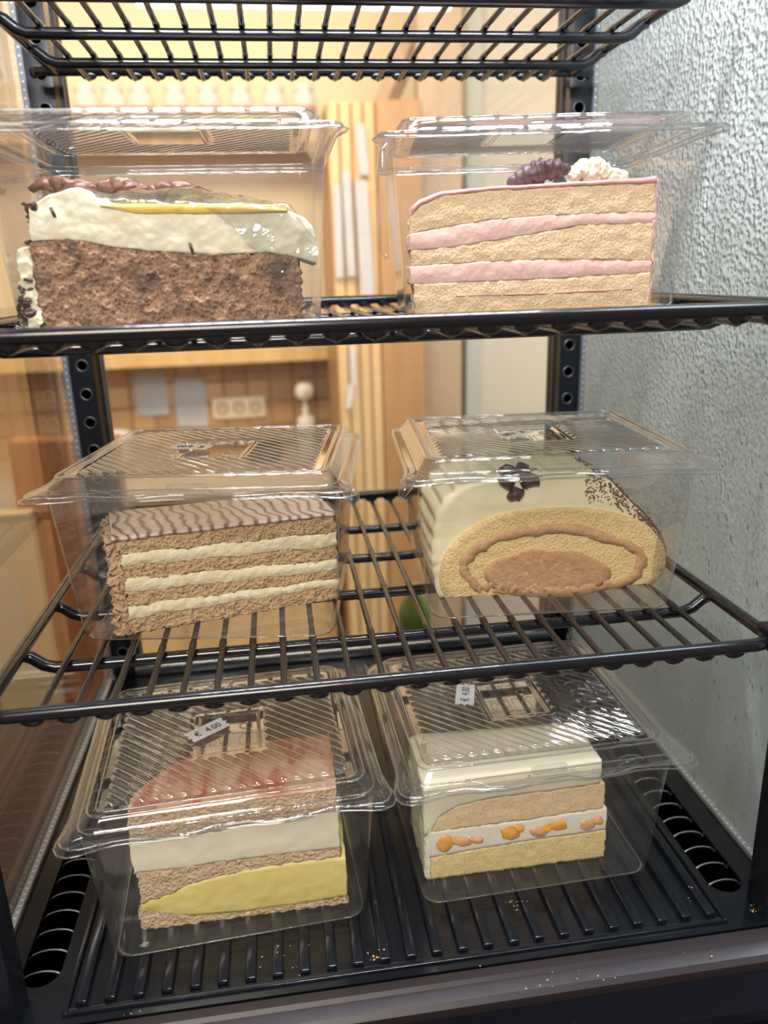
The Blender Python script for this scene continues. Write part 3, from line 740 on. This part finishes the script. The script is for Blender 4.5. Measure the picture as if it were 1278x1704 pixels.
# drooping side flap on the pink cake's box
bm = bmesh.new()
tube(bm, [(-WR/2-.001, -DR/2+.012, HR+.001), (-WR/2-.0045, -DR/2+.010, HR-.006), (-WR/2-.0050, -DR/2+.010, HR-.030), (-WR/2-.0052, -DR/2+.012, HR-.052), (-WR/2-.0035, -DR/2+.014, HR-.0565)], [.0015, .0026, .0028, .0026, .0012], 12)
obj('side_flap', bm, M['lidp'], BOX[1], label='folded flap hanging down the left side')
for i, sx in ((2, 1), (3, -1)):
    bm = bmesh.new(); tube(bm, [(sx*(WR/2+.001), -DR/2+.012, HR+.001), (sx*(WR/2+.007), -DR/2+.002, HR-.003), (sx*(WR/2+.010), -DR/2-.001, HR-.010)], [.002, .0042, .0015], 12)
    bmesh.ops.scale(bm, vec=(1, 1, 1), verts=bm.verts); obj('corner_tab', bm, M['lidp'], BOX[i], label='bent corner tab')

# ------------------------------------------------------------------ cakes
def nvec(p, f, amp, seed=0):
    q = Vector(p)*f+Vector((seed*7.1, seed*3.3, seed*1.7)); return Vector(noise.noise_vector(q))*amp
class Face:
    """upright plane of a cut cake face, from A to B on the floor"""
    def __init__(s, A, B, floor):
        s.A = Vector((A[0], A[1], floor)); s.d = Vector((B[0]-A[0], B[1]-A[1], 0)).normalized(); s.n = Vector((-s.d.y, s.d.x, 0)); s.floor = floor
    def sz(s, px, py):
        p = at_face(px, py, s.A, s.n); return ((p-s.A).dot(s.d), p.z)
    def line(s, pts): return sorted(s.sz(*p) for p in pts)
    def pos(s, u, z, dep): return s.A+s.d*u+s.n*dep+Vector((0, 0, z-s.floor))
def layer(F, top, bot, s0, s1, depth, name, mat, parent, rough=.0006, freq=180, bulge=0, nx=120, nz=10, ny=14, seed=0, taper=0, d0=0.0, label=None):
    """slab between two wavy lines; depth is a function of u"""
    bm = bmesh.new(); V = {}
    rg = random.Random(seed)
    def P(i, j, k):
        key = (i, j, k)
        if key in V: return V[key]
        a = i/nx; u = s0+(s1-s0)*a; zt = max(lerp(top, u), F.floor+.002); zb = lerp(bot, u)
        zb = max(zb, F.floor+.0006); zt = max(zt, zb+.0005)
        z = zb+(zt-zb)*j/nz; dep = d0+(depth(u)-d0)*k/ny
        p = F.pos(u, z, dep)
        e = nvec(p, freq, rough, seed)+nvec(p, freq*3, rough*.45, seed+3)
        edge = 0
        if k == 0: e -= F.n*bulge*math.sin(PI*j/nz)
        # jagged ends
        if i in (0, nx): e += F.d*noise.noise(Vector((p.x*150, p.y*150, p.z*260)))*rough*2
        q = p+e
        if q.z < F.floor+.0004: q.z = F.floor+.0004
        V[key] = bm.verts.new(q); return V[key]
    def quad(a, b, c, d):
        try: bm.faces.new((P(*a), P(*b), P(*c), P(*d)))
        except ValueError: pass
    for i in range(nx):
        for j in range(nz):
            quad((i, j, 0), (i+1, j, 0), (i+1, j+1, 0), (i, j+1, 0)); quad((i, j, ny), (i, j+1, ny), (i+1, j+1, ny), (i+1, j, ny))
        for k in range(ny):
            quad((i, nz, k), (i+1, nz, k), (i+1, nz, k+1), (i, nz, k+1)); quad((i, 0, k), (i, 0, k+1), (i+1, 0, k+1), (i+1, 0, k))
    for j in range(nz):
        for k in range(ny):
            quad((0, j, k), (0, j+1, k), (0, j+1, k+1), (0, j, k+1)); quad((nx, j, k), (nx, j, k+1), (nx, j+1, k+1), (nx, j+1, k))
    return obj(name, bm, mat, parent, label=label)
def cake_root(name, F, label, cat='cake slice'):
    return empty(name, F.A, 0, label, cat)
def fix(parent):
    for ch in parent.children: ch.matrix_parent_inverse = Matrix.Translation(-Vector(parent.location))

# palette
M['carrot'] = crumb('brown_sponge', srgb(156, 120, 96), srgb(196, 160, 130), srgb(84, 60, 46), 420, .7, .8, (srgb(116, 94, 80), 75), .0014, .6)
M['vcream'] = cream('vanilla_cream', srgb(250, 242, 212), srgb(252, 246, 222), None, 90, .2)
M['ygel'] = plain('yellow_gel', srgb(254, 214, 108), .25, sss=.3)
M['choc'] = plain('dark_chocolate', srgb(74, 46, 38), .35, bump=.4, bscale=200)
M['mchoc'] = plain('milk_chocolate', srgb(112, 74, 58), .4, bump=.4, bscale=200)
M['psponge'] = crumb('yellow_sponge', srgb(242, 212, 170), srgb(248, 226, 190), srgb(214, 174, 130), 700, .3, .5, None, .0006)
M['pinkc'] = cream('pink_cream', srgb(246, 202, 196), srgb(248, 212, 206), srgb(206, 150, 140), 90, .25, .45, 260, .0)
M['pinkg'] = plain('pink_glaze', srgb(240, 190, 192), .25, sss=.3)
M['nutsp'] = crumb('nut_sponge', srgb(208, 172, 126), srgb(226, 196, 150), srgb(146, 108, 70), 480, .6, .9)
M['bcream'] = cream('butter_cream', srgb(250, 236, 194), srgb(252, 242, 208), srgb(226, 200, 150), 120, .6, .5, 320, -.02)
M['icing'] = None

# --- 0 brown sponge with white cream
F = Face((-.1893, .0665), (-.03, .0665), FZ[0]+.0007)
c = cake_root('brown_cream_cake', F, 'brown sponge cake slice with thick white cream and yellow gel on top')
dep = lambda u: .030+.024*min(1, max(0, (u+.01)/.05))
L = F.line
sp_top = L([(30, 410), (62, 401), (100, 398), (150, 403), (200, 413), (250, 417), (300, 421), (350, 423), (400, 422), (450, 420), (501, 426), (520, 440)])
bt = L([(20, 575), (530, 575)])
s0 = F.sz(60, 480)[0]; s1 = F.sz(500, 480)[0]
layer(F, sp_top, bt, s0, s1, dep, 'sponge', M['carrot'], c, .0013, 260, 0, 200, 46, 14, 1)
ct = L([(40, 352), (50, 342), (75, 328), (115, 314), (132, 312), (150, 318), (170, 338), (225, 341), (300, 341), (401, 343), (476, 350), (505, 362), (520, 376), (530, 410)])
cb = L([(30, 392), (50, 402), (62, 401), (100, 398), (150, 403), (200, 413), (250, 417), (300, 421), (350, 423), (400, 422), (450, 420), (501, 430), (530, 440)])
layer(F, ct, cb, F.sz(47, 360)[0], F.sz(526, 400)[0], dep, 'cream', M['vcream'], c, .0006, 120, .0004, 160, 22, 14, 2)
layer(F, L([(165, 341), (225, 339), (400, 341), (480, 349)]), L([(165, 343), (225, 356), (400, 356), (480, 352)]), F.sz(167, 340)[0], F.sz(478, 340)[0], lambda u: dep(u)*.9, 'yellow_gel', M['ygel'], c, .0001, 120, .0004, 60, 5, 8, 3, d0=-.0005, label='yellow gel')
# left crust of cream and chocolate
layer(F, L([(20, 420), (62, 405)]), bt, F.sz(36, 480)[0], F.sz(60, 480)[0], lambda u: .03, 'side_cream', M['vcream'], c, .0014, 200, 0, 16, 40, 8, 4)
bm = bmesh.new(); rg = random.Random(3)
for k in range(46):
    px = rg.uniform(27, 50) if k > 3 else rg.uniform(40, 60); py = rg.uniform(345, 535)
    px += (535-py)*.06
    if k % 3 == 0: py = rg.uniform(480, 530)
    p = at_face(px, py, F.A-F.n*.0006, F.n)
    bmesh.ops.create_icosphere(bm, subdivisions=2, radius=.0022, matrix=Matrix.Translation(p+F.n*rg.uniform(0, .01)) @ Matrix.Rotation(rg.uniform(0, 3), 4, 'X') @ Matrix.Rotation(rg.uniform(0, 3), 4, 'Y') @ Matrix.Diagonal((rg.uniform(.5, 1.1), rg.uniform(.15, .4), rg.uniform(.6, 1.5), 1)))
for v in bm.verts: v.co += nvec(v.co, 300, .0012)
obj('chocolate_flakes', bm, M['choc'], c, label='dark chocolate flakes down the left edge')
# chocolate curls standing on top at the back
bm = bmesh.new()
for k in range(13):
    px = 82+k*20; p = at_y(px, 312-6*math.sin(k*1.3)+(k*.8), .066+.046)
    a = rg.uniform(-.4, .4)
    tube(bm, [p+Vector((-.009, 0, -.001+a*.004)), p+Vector((-.003, -.002, .0012)), p+Vector((.003, .001, .001)), p+Vector((.010, 0, -.001-a*.004))], [.0016, .0030, .0034, .0018], 12)
bmesh.ops.subdivide_edges(bm, edges=bm.edges[:], cuts=2, use_grid_fill=True)
for v in bm.verts: v.co += nvec(v.co, 180, .0018)+nvec(v.co, 500, .0008)
obj('chocolate_curls', bm, M['mchoc'], c, label='rows of chocolate curls')
for (px, py, a) in ((88, 353, .3), (45, 340, 1.45), (318, 412, .2)):
    p = at_face(px, py, F.A-F.n*.0007, F.n); bm = bmesh.new(); v = Vector((math.sin(a)*(-1), 0, math.cos(a)))*.0022
    tube(bm, [p-v, p+v], .0008, 6); obj('chocolate_sprinkle', bm, M['choc'], c)
fix(c)
# cling film over the top and right side
A0 = F
bm = bmesh.new(); nu, nv = 60, 34; g = []
for i in range(nu+1):
    row = []
    for j in range(nv+1):
        px = 128+(528-128)*i/nu; t = j/nv
        py = 300+28*(1-abs(i/nu-.3))+(300-300)*t
        u, zt = F.sz(px, max(lerp([(128, 316), (170, 334), (480, 346), (528, 400)], px), 300))
        if t < .5:   # over the top, from back to front
            q = t/.5; z = zt+.0085*math.sin(PI*min(1, q*1.02))*math.exp(-((i/nu-.45)/.42)**2)+.0006; dd = .052*(1-q)-.0015
        else:
            q = (t-.5)/.5; reach = max(0, (i/nu-.52)/.48)**1.5*.062+.004*(i/nu)
            z = zt+.0004-reach*q; dd = -.0016
        p = F.pos(u, max(z, F.floor+.001), dd)
        p += nvec(p, 60, .0016, 5)+nvec(p, 170, .0011, 6)+nvec(Vector((p.x*2, p.y*2, p.z*.6+p.x)), 120, .0007, 8)
        if dd < 0: p.y = min(p.y, F.pos(u, z, -.0009).y)
        row.append(bm.verts.new(p))
    g.append(row)
for i in range(nu):
    for j in range(nv): bm.faces.new((g[i][j], g[i+1][j], g[i+1][j+1], g[i][j+1]))
tag(obj('cling_film', bm, M['film']), 'crinkled clear film draped over the brown and white cream cake', 'plastic film')

# --- 1 pink layer cake
tt = math.tan(-.1137)
F = Face((.035, .0792+tt*(.035-.0984)), (.18, .0792+tt*(.18-.0984)), FZ[1]+.0007)
L = F.line
c = cake_root('pink_layer_cake', F, 'layered sponge cake slice with pink cream, pink glaze and a dark chocolate ornament')
dep = lambda u: .030+.035*min(1, max(0, u/.13))
sA = F.sz(682, 400)[0]; sB = F.sz(1087, 400)[0]
bt = L([(680, 545), (1100, 530)])
l3 = L([(680, 474), (690, 473), (812, 468), (918, 464), (1087, 453)])
l2 = L([(680, 443), (812, 435), (918, 432), (1087, 434)])
l1 = L([(680, 417), (759, 411), (865, 393), (971, 374), (1085, 371)])
la = L([(680, 390), (740, 378), (812, 366), (918, 358), (1085, 353)])
tp = L([(680, 368), (688, 355), (701, 341), (733, 327), (812, 318), (918, 312), (998, 308), (1085, 305)])
tg = L([(680, 352), (688, 342), (701, 331), (733, 319), (812, 311), (918, 305), (998, 300), (1085, 294)])
layer(F, l3, bt, F.sz(690, 500)[0], sB, dep, 'sponge', M['psponge'], c, .0005, 200, .0002, 140, 14, 12, 11)
layer(F, l2, l3, sA, sB, dep, 'pink_cream', M['pinkc'], c, .0004, 160, .0005, 140, 10, 12, 12)
layer(F, l1, l2, F.sz(684, 430)[0], sB-.0003, dep, 'sponge', M['psponge'], c, .0005, 200, .0002, 140, 14, 12, 13)
layer(F, la, l1, sA, sB+.0004, dep, 'pink_cream', M['pinkc'], c, .0004, 160, .0005, 140, 10, 12, 14)
layer(F, tp, la, F.sz(684, 370)[0], sB-.0006, dep, 'sponge', M['psponge'], c, .0005, 200, .0002, 140, 16, 12, 15)
layer(F, tg, tp, F.sz(686, 350)[0], sB, dep, 'glaze', M['pinkg'], c, .0004, 120, .0008, 140, 4, 12, 16, d0=-.0003, label='pink glaze')
layer(F, L([(1082, 298), (1093, 298)]), bt, sB-.0006, sB+.0011, dep, 'side_glaze', M['pinkg'], c, .0009, 160, 0, 4, 40, 10, 17, label='pink glaze')
ln = L([(700, 491), (812, 489), (918, 486), (1050, 479)])
layer(F, ln, [(a, b-.0012) for a, b in ln], F.sz(760, 489)[0], F.sz(1052, 480)[0], lambda u: .01, 'jam_line', plain('pink_jam', srgb(222, 168, 150), .5), c, .0003, 160, .0002, 60, 2, 4, 18, d0=-.0003, label='thin pink jam line')
# ornament: dark chocolate leaf with ridges
bm = bmesh.new(); pa = at_face(845, 306, F.A+F.n*.012, F.n); pb = at_face(950, 281, F.A+F.n*.012, F.n); n = 26
cen = [pa.lerp(pb, t/n)+Vector((0, 0, .0022*math.sin(PI*t/n))) for t in range(n+1)]
tube(bm, cen, [max(.0006, .0058*math.sin(PI*min(1, (t+.6)/(n+1.2)))**.6*(1+.12*math.sin(t*1.9))) for t in range(n+1)], 16)
bmesh.ops.subdivide_edges(bm, edges=bm.edges[:], cuts=1, use_grid_fill=True)
for v in bm.verts: v.co += nvec(v.co, 260, .0012)
obj('chocolate_ornament', bm, plain('dark_ornament', srgb(88, 66, 70), .4, bump=.5), c, label='dark chocolate ornament')
bm = bmesh.new()
for (px, py, rr_) in ((955, 291, .0042), (972, 281, .0048), (990, 277, .0046), (1005, 285, .0046), (1020, 292, .0042), (985, 291, .0052), (1035, 297, .0036), (965, 274, .0026), (1000, 271, .0022)):
    p = at_face(px, py, F.A+F.n*.018, F.n); bmesh.ops.create_icosphere(bm, subdivisions=4, radius=rr_, matrix=Matrix.Translation(p))
for v in bm.verts: v.co += nvec(v.co, 420, .0016)
obj('cream_rosette', bm, M['vcream'], c, label='white cream rosette')
fix(c)

# --- 2 nut layer cake
F = Face((-.1485, .0828), (-.0233, .1104), FZ[2]+.0006)
L = F.line
c = cake_root('nut_layer_cake', F, 'layered nut sponge cake slice with pale cream and swirled icing on top')
dep = lambda u: .052
sA = F.sz(206, 960)[0]; sB = F.sz(562, 930)[0]
def two(yl, yr, wob=0, sd=0): return L([(190+(562-190)*t/9, yl+(yr-yl)*t/9+wob*math.sin(t*2.3+sd)) for t in range(10)]) 
t0 = two(901, 857, 1); b = [t0, two(924, 885, 2, 1), two(945, 909, 2, 2), two(966, 931, 2, 3), two(988, 949, 2, 4), two(1012, 963, 2, 5), two(1034, 976, 2, 6), two(1062, 1000)]
for i in range(7):
    spg = i % 2 == 0
    s0_ = sA+(.0006 if spg else 0)
    layer(F, b[i], b[i+1], s0_, sB-(.0008 if spg else 0), dep, 'sponge' if spg else 'cream', M['nutsp'] if spg else M['bcream'], c, .0011 if spg else .0007, 240, 0 if spg else .0008, 130, 10, 12, 20+i)
layer(F, two(898, 858), two(1064, 1004), F.sz(186, 960)[0], sA+.0005, lambda u: .05, 'nut_crust', crumb('nut_crumble', srgb(206, 166, 130), srgb(222, 190, 150), srgb(150, 106, 74), 300, .6, 1), c, .0022, 300, 0, 12, 60, 16, 30, label='chopped nut crust')
# swirled icing
def icing_mat():
    k = MT('swirled_icing'); co = k.co()
    mp = k.n('Mapping', {'Vector': co, 'Rotation': (0, 0, -.22), 'Scale': (46, 60, 4)})
    wv = k.n('TexWave', {'Vector': mp.outputs[0], 'Scale': .95, 'Distortion': 9.0, 'Detail': 1.5, 'Detail Scale': .7}, wave_type='BANDS')
    c_ = k.ramp(wv.outputs[0], [(.06, srgb(140, 104, 86)), (.34, srgb(214, 194, 178)), (.8, srgb(232, 216, 202))])
    return k.fin(k.n('BsdfPrincipled', {'Base Color': c_, 'Roughness': .25, 'Coat Weight': .3}).outputs[0])
M['icing'] = icing_mat()
layer(F, two(893, 851), t0, sA-.0035, sB, dep, 'icing', M['icing'], c, .0003, 90, .0012, 120, 4, 30, 33, d0=-.0006, label='glossy icing with brown swirls')
fix(c)

# --- 3 cream roll
F = Face((.030, .0990), (.173, .0935), FZ[3]+.0006)
L = F.sz
c = cake_root('cream_roll', F, 'sponge roll slice with tan spiral filling under ribbed white cream')
def smooth_closed(P, n):
    """Catmull-Rom through closed outline"""
    out = []; m = len(P)
    for i in range(n):
        t = i/n*m; k = int(t); f = t-k; p0, p1, p2, p3 = (Vector(P[(k+j-1) % m]) for j in range(4))
        out.append(.5*((2*p1)+(p2-p0)*f+(2*p0-5*p1+4*p2-p3)*f*f+(3*p1-p0-3*p2+p3)*f**3))
    return out
def solid(outline, d0, d1, name, mat, seed, rough=.0005, freq=220, ridge=0, nd=16, rings=12, label=None, cenf=None, n=140):
    P = smooth_closed([L(*p) for p in outline], n); bm = bmesh.new(); cen = sum(P, Vector((0, 0)))/len(P)
    if cenf: cen = Vector(L(*cenf))
    R = []
    for k in range(nd+1):
        t = k/nd; row = []
        for i, p in enumerate(P):
            q = F.pos(p.x, max(p.y, F.floor+.0006), d0+(d1-d0)*t)
            if ridge and p.y > F.floor+.012:
                nrm = (p-cen).normalized(); h = ridge*(abs(math.sin(i*PI/n*30))-.5)*(1 if i < n*.56 else .2); h *= min(1, t*9)
                q += F.d*nrm.x*h+Vector((0, 0, nrm.y*h))
            q += nvec(q, freq, rough, seed)+nvec(q, freq*3, rough*.5, seed+1)
            q.z = max(q.z, F.floor+.0005); row.append(bm.verts.new(q))
        R.append(row)
    for A, B in zip(R, R[1:]):
        for i in range(n): bm.faces.new((A[i], B[i], B[(i+1) % n], A[(i+1) % n]))
    for row, dd in ((R[0], d0), (R[-1], d1)):
        prev = row
        for rr_ in range(1, rings):
            f = 1-rr_/rings; new = []
            for i, p in enumerate(P):
                z = cen.y+(p.y-cen.y)*f; q = F.pos(cen.x+(p.x-cen.x)*f, z, dd); q += nvec(q, freq, rough, seed)+nvec(q, freq*3, rough*.5, seed+1)
                q.z = max(q.z, F.floor+.0005); new.append(bm.verts.new(q))
            for i in range(n): bm.faces.new((prev[i], prev[(i+1) % n], new[(i+1) % n], new[i]))
            prev = new
        cv = bm.verts.new(F.pos(cen.x, cen.y, dd))
        for i in range(n): bm.faces.new((prev[i], prev[(i+1) % n], cv))
    bmesh.ops.recalc_face_normals(bm, faces=bm.faces)
    return obj(name, bm, mat, c, label=label)
outer = [(729, 990), (722, 955), (720, 926), (722, 890), (730, 850), (757, 817), (790, 803), (840, 792), (900, 786), (960, 787), (1010, 797), (1051, 838), (1080, 866), (1102, 900), (1107, 930), (1101, 953), (1080, 973), (1000, 984), (900, 992), (800, 996), (745, 997)]
spo = [(740, 990), (731, 968), (735, 934), (757, 900), (791, 874), (839, 855), (918, 844), (998, 847), (1051, 861), (1078, 875), (1103, 908), (1107, 938), (1100, 956), (1080, 974), (1000, 985), (900, 991), (800, 995), (750, 996)]
solid(outer, .0005, .062, 'cream_coat', cream('pale_cream_coat', srgb(250, 240, 198), srgb(252, 244, 208), None, 60, .15), 40, .0005, 80, .0032, 18, label='ribbed white cream coat', n=280)
solid(spo, -.0006, .060, 'sponge', crumb('roll_sponge', srgb(238, 206, 144), srgb(246, 222, 164), srgb(190, 148, 86), 620, .5, .7, None, .0008), 41, .0005)
M['tan'] = cream('tan_filling', srgb(196, 150, 108), srgb(212, 170, 126), srgb(170, 124, 84), 220, .8, .6, 500, -.05)
solid([(806, 962), (816, 936), (846, 924), (880, 913), (915, 915), (955, 916), (992, 931), (1016, 950), (1008, 968), (970, 981), (900, 985), (840, 984)], -.0011, .055, 'filling', M['tan'], 42, .0004, 200, 0, 6, 8)
# spiral band
def band(path, wpx, name, seed):
    bm = bmesh.new(); pts = smooth_open([Vector(p) for p in path], 120); n = len(pts); rows = []
    for i, p in enumerate(pts):
        a = pts[max(0, i-1)]; b_ = pts[min(n-1, i+1)]; t = (b_-a).normalized(); nr = Vector((-t.y, t.x))
        p = p+nr*5*noise.noise(Vector((i*.09, seed, 4)))+nr*3*noise.noise(Vector((i*.35, seed, 4))); wv = wpx/2*(1.1+.8*noise.noise(Vector((i*.16, seed, 0))))*min(1, (i+2)/8, (n-i+1)/8)
        row = []
        for sd, dd in ((-1, .004), (-1, -.0011), (0, -.0013), (1, -.0011), (1, .004)):
            q2 = p+nr*wv*sd; u, z = L(q2.x, q2.y); q = F.pos(u, z, dd); q += nvec(q, 300, .0005, seed); row.append(bm.verts.new(q))
        rows.append(row)
    for A, B in zip(rows, rows[1:]):
        for k in range(4): bm.faces.new((A[k], A[k+1], B[k+1], B[k]))
    bmesh.ops.recalc_face_normals(bm, faces=bm.faces)
    return obj(name, bm, M['tan'], c, label='tan filling band')
def smooth_open(P, n):
    out = []; m = len(P)-1
    for i in range(n+1):
        t = i/n*m; k = min(int(t), m-1); f = t-k; g_ = lambda j: P[max(0, min(m, j))]
        p0, p1, p2, p3 = g_(k-1), g_(k), g_(k+1), g_(k+2)
        out.append(.5*((2*p1)+(p2-p0)*f+(2*p0-5*p1+4*p2-p3)*f*f+(3*p1-p0-3*p2+p3)*f**3))
    return out
band([(800, 984), (784, 966), (772, 944), (785, 918), (812, 902), (860, 888), (918, 880), (975, 884), (1025, 898), (1058, 918), (1066, 940), (1050, 962), (1010, 974), (960, 980), (880, 985), (820, 984)], 15, 'spiral_band', 3)
band([(788, 975), (820, 974), (860, 978), (900, 979)], 12, 'spiral_band', 7)
# chocolate piece on top and cocoa flecks
bm = bmesh.new()
for (px, py, rr_, dz) in ((845, 800, .0050, 0), (858, 820, .0046, 0), (880, 800, .0056, 0), (868, 786, .0050, 0), (893, 788, .0040, 0), (845, 785, .0038, 0)):
    p = at_face(px, py, F.A+F.n*(.0005 if py > 795 else .004), F.n); bmesh.ops.create_icosphere(bm, subdivisions=3, radius=rr_*1.1, matrix=Matrix.Translation(p) @ Matrix.Diagonal((1, .7, .9, 1)))
for v in bm.verts: v.co += nvec(v.co, 150, .0034)+nvec(v.co, 400, .0010)
obj('chocolate_ornament', bm, plain('roll_chocolate', srgb(66, 44, 42), .35, bump=.2), c, label='dark chocolate flower')
bm = bmesh.new()
Po = smooth_closed([L(*p) for p in outer], 400); cen = L(915, 930)
for k in range(620):
    i = int(rg.uniform(184, 266)); p = Po[i]; t = rg.random()**1.9; dd = .001+t*.056
    nr = (p-Vector(cen)).normalized(); q = F.pos(p.x+nr.x*.0011, p.y+nr.y*.0011, dd)
    if q.z < F.floor+.02: continue
    bmesh.ops.create_icosphere(bm, subdivisions=1, radius=rg.uniform(.0005, .0012), matrix=Matrix.Translation(q) @ Matrix.Rotation(rg.uniform(0, 3), 4, 'Y') @ Matrix.Diagonal((1.4, .8, .6, 1)))
oc = [p_ for p_ in ((x_, lerp([(960, 787), (985, 789), (1010, 799), (1051, 838), (1080, 866), (1102, 900), (1107, 930)], x_), lerp([(960, 845), (998, 848), (1051, 862), (1078, 876), (1103, 910)], x_)) for x_ in range(975, 1104, 1))]
for k in range(260):
    x_, ya, yb = oc[min(len(oc)-1, int(rg.random()**1.1*len(oc)))]; f = rg.random()**1.8*.8
    q = at_face(x_+rg.random(), ya+2+(yb-ya)*f, F.A, F.n)
    bmesh.ops.create_icosphere(bm, subdivisions=1, radius=rg.uniform(.0004, .0010), matrix=Matrix.Translation(q+F.n*.0003) @ Matrix.Rotation(rg.uniform(0, 3), 4, 'Y') @ Matrix.Diagonal((1.5, .8, .6, 1)))
o = obj('cocoa_flecks', bm, M['mchoc'], c); o['kind'] = 'stuff'
fix(c)

# --- 4 yellow cream slice
F = Face((-.148, .0362), (-.032, .0362), FZ[4]+.0006)
L = F.line
c = cake_root('yellow_cream_slice', F, 'cake slice with white and yellow cream layers between sponge and red-flecked glaze')
dep = lambda u: .008+.046*min(1, max(0, (u+.004)/.035))**.7
def wl(pts, s): return [(a, b+.0005*noise.noise(Vector((a*160, s, 0)))) for a, b in L(pts)]
x0, x1 = 214, 577
l0 = wl([(205, 1359), (213, 1358), (560, 1312), (585, 1310)], 1)
l1_ = wl([(205, 1408), (218, 1404), (330, 1388), (450, 1366), (560, 1349), (585, 1347)], 2)
l2_ = wl([(205, 1462), (232, 1452), (300, 1446), (350, 1437), (450, 1424), (560, 1412), (585, 1410)], 3)
l3_ = wl([(205, 1510), (240, 1502), (285, 1488), (320, 1470), (400, 1450), (500, 1434), (562, 1428), (585, 1426)], 4)
l4_ = wl([(205, 1540), (245, 1512), (270, 1520), (320, 1524), (400, 1518), (500, 1504), (576, 1492), (590, 1490)], 5)
l5_ = L([(205, 1600), (590, 1560)])
e = lambda a, b: (F.sz(a, b)[0])
sp2 = crumb('beige_sponge', srgb(220, 190, 152), srgb(232, 208, 174), srgb(176, 138, 100), 460, .45, .8)
layer(F, l0, l1_, e(214, 1380), e(560, 1340), dep, 'sponge', sp2, c, .0007, 220, 0, 130, 14, 12, 51)
layer(F, l1_, l2_, e(217, 1420), e(564, 1380), dep, 'white_cream', M['vcream'], c, .0004, 120, .0006, 130, 12, 12, 52)
layer(F, l2_, l3_, e(229, 1470), e(568, 1420), dep, 'sponge', sp2, c, .0009, 240, 0, 130, 12, 12, 53)
layer(F, l3_, l4_, e(234, 1506), e(577, 1460), dep, 'yellow_cream', cream('yellow_cream', srgb(240, 222, 130), srgb(246, 232, 146), None, 60, .25), c, .0004, 160, .0006, 130, 12, 12, 54, label='yellow cream')
layer(F, l4_, l5_, e(231, 1525), e(578, 1490), dep, 'sponge', sp2, c, .0009, 240, 0, 130, 12, 12, 55)
def redglaze():
    k = MT('red_flecked_glaze'); co = k.co(); mp = k.n('Mapping', {'Vector': co, 'Scale': (90, 35, 90)})
    nz = k.n('TexNoise', {'Vector': mp.outputs[0], 'Scale': 1.0, 'Detail': 4.0, 'Distortion': .5})
    cc = k.ramp(nz.outputs[0], [(.36, srgb(226, 190, 158)), (.5, srgb(214, 160, 126)), (.6, srgb(190, 104, 76)), (.72, srgb(206, 138, 76))])
    return k.fin(k.n('BsdfPrincipled', {'Base Color': cc, 'Roughness': .25, 'Coat Weight': .4}).outputs[0])
layer(F, [(a, b+.0012) for a, b in l0], l0, e(215, 1359), e(559, 1312), dep, 'glaze', redglaze(), c, .0003, 120, .0006, 120, 3, 16, 56, d0=-.0004, label='pinkish glaze with red flecks')
fix(c)

# --- 5 mandarin slice
F = Face((.019, .0466), (.134, .0466), FZ[5]+.0006)
L = F.line
c = cake_root('mandarin_cream_slice', F, 'pale sponge slice with mandarin pieces in white cream and cream on top')
dep = lambda u: .052-.010*min(1, max(0, u/.11))
k0 = L([(690, 1318), (714, 1306), (740, 1300), (850, 1285), (1000, 1264), (1020, 1262)])
k1 = L([(690, 1400), (716, 1388), (730, 1362), (759, 1343), (812, 1329), (918, 1316), (1006, 1303), (1020, 1301)])
k2 = L([(690, 1388), (720, 1384), (865, 1366), (1010, 1344), (1020, 1342)])
k3 = L([(690, 1432), (720, 1427), (865, 1401), (1008, 1381), (1020, 1379)])
k4 = L([(690, 1520), (1020, 1480)])
ysp = crumb('light_sponge', srgb(238, 214, 150), srgb(246, 228, 170), srgb(220, 188, 116), 700, .3, .5, None, .0006)
psp = crumb('pale_sponge', srgb(236, 208, 164), srgb(242, 220, 182), srgb(214, 178, 130), 700, .25, .4, None, .0006)
layer(F, k0, k1, e(705, 1320), e(1000, 1280), dep, 'top_cream', M['vcream'], c, .0004, 100, .0006, 110, 8, 12, 61)
layer(F, k1, k2, e(716, 1370), e(1006, 1320), dep, 'sponge', psp, c, .0005, 200, .0003, 120, 12, 12, 62)
layer(F, k2, k3, e(714, 1400), e(1009, 1360), dep, 'mandarin_cream', cream('white_filling', srgb(246, 240, 224), srgb(250, 246, 232), None, 60, .2), c, .0004, 120, .0003, 120, 8, 12, 63)
layer(F, k3, k4, e(717, 1430), e(1007, 1400), dep, 'sponge', ysp, c, .0005, 200, .0002, 120, 12, 12, 64)
layer(F, L([(690, 1318), (714, 1308)]), k4, e(707, 1400), e(716, 1400), dep, 'side_cream', M['vcream'], c, .0008, 200, 0, 5, 40, 12, 65)
for (px, py, wx, wy, cl) in ((740, 1402, 15, 16, 0), (766, 1398, 20, 9, 1), (790, 1394, 16, 7, 1), (848, 1384, 17, 13, 0), (862, 1376, 10, 8, 0), (895, 1381, 15, 11, 1), (926, 1371, 18, 10, 0), (908, 1376, 10, 8, 0), (975, 1370, 14, 11, 1), (993, 1362, 12, 9, 1)):
    p = at_face(px, py, F.A+F.n*.0012, F.n); q = at_face(px+wx*1.35, py, F.A, F.n); rx = (q-p).length
    bm = bmesh.new(); bmesh.ops.create_icosphere(bm, subdivisions=3, radius=1, matrix=Matrix.Translation(p) @ Matrix.Rotation(.3, 4, 'Y') @ Matrix.Diagonal((rx*.9, .0028, rx*.9*wy/wx, 1)))
    for v in bm.verts: v.co += nvec(v.co, 300, .0008)
    obj('mandarin_piece', bm, plain('mandarin_flesh' if cl == 0 else 'pale_mandarin', srgb(244, 176, 84) if cl == 0 else srgb(236, 180, 134), .3, sss=.2, bump=.3), c)
fix(c)
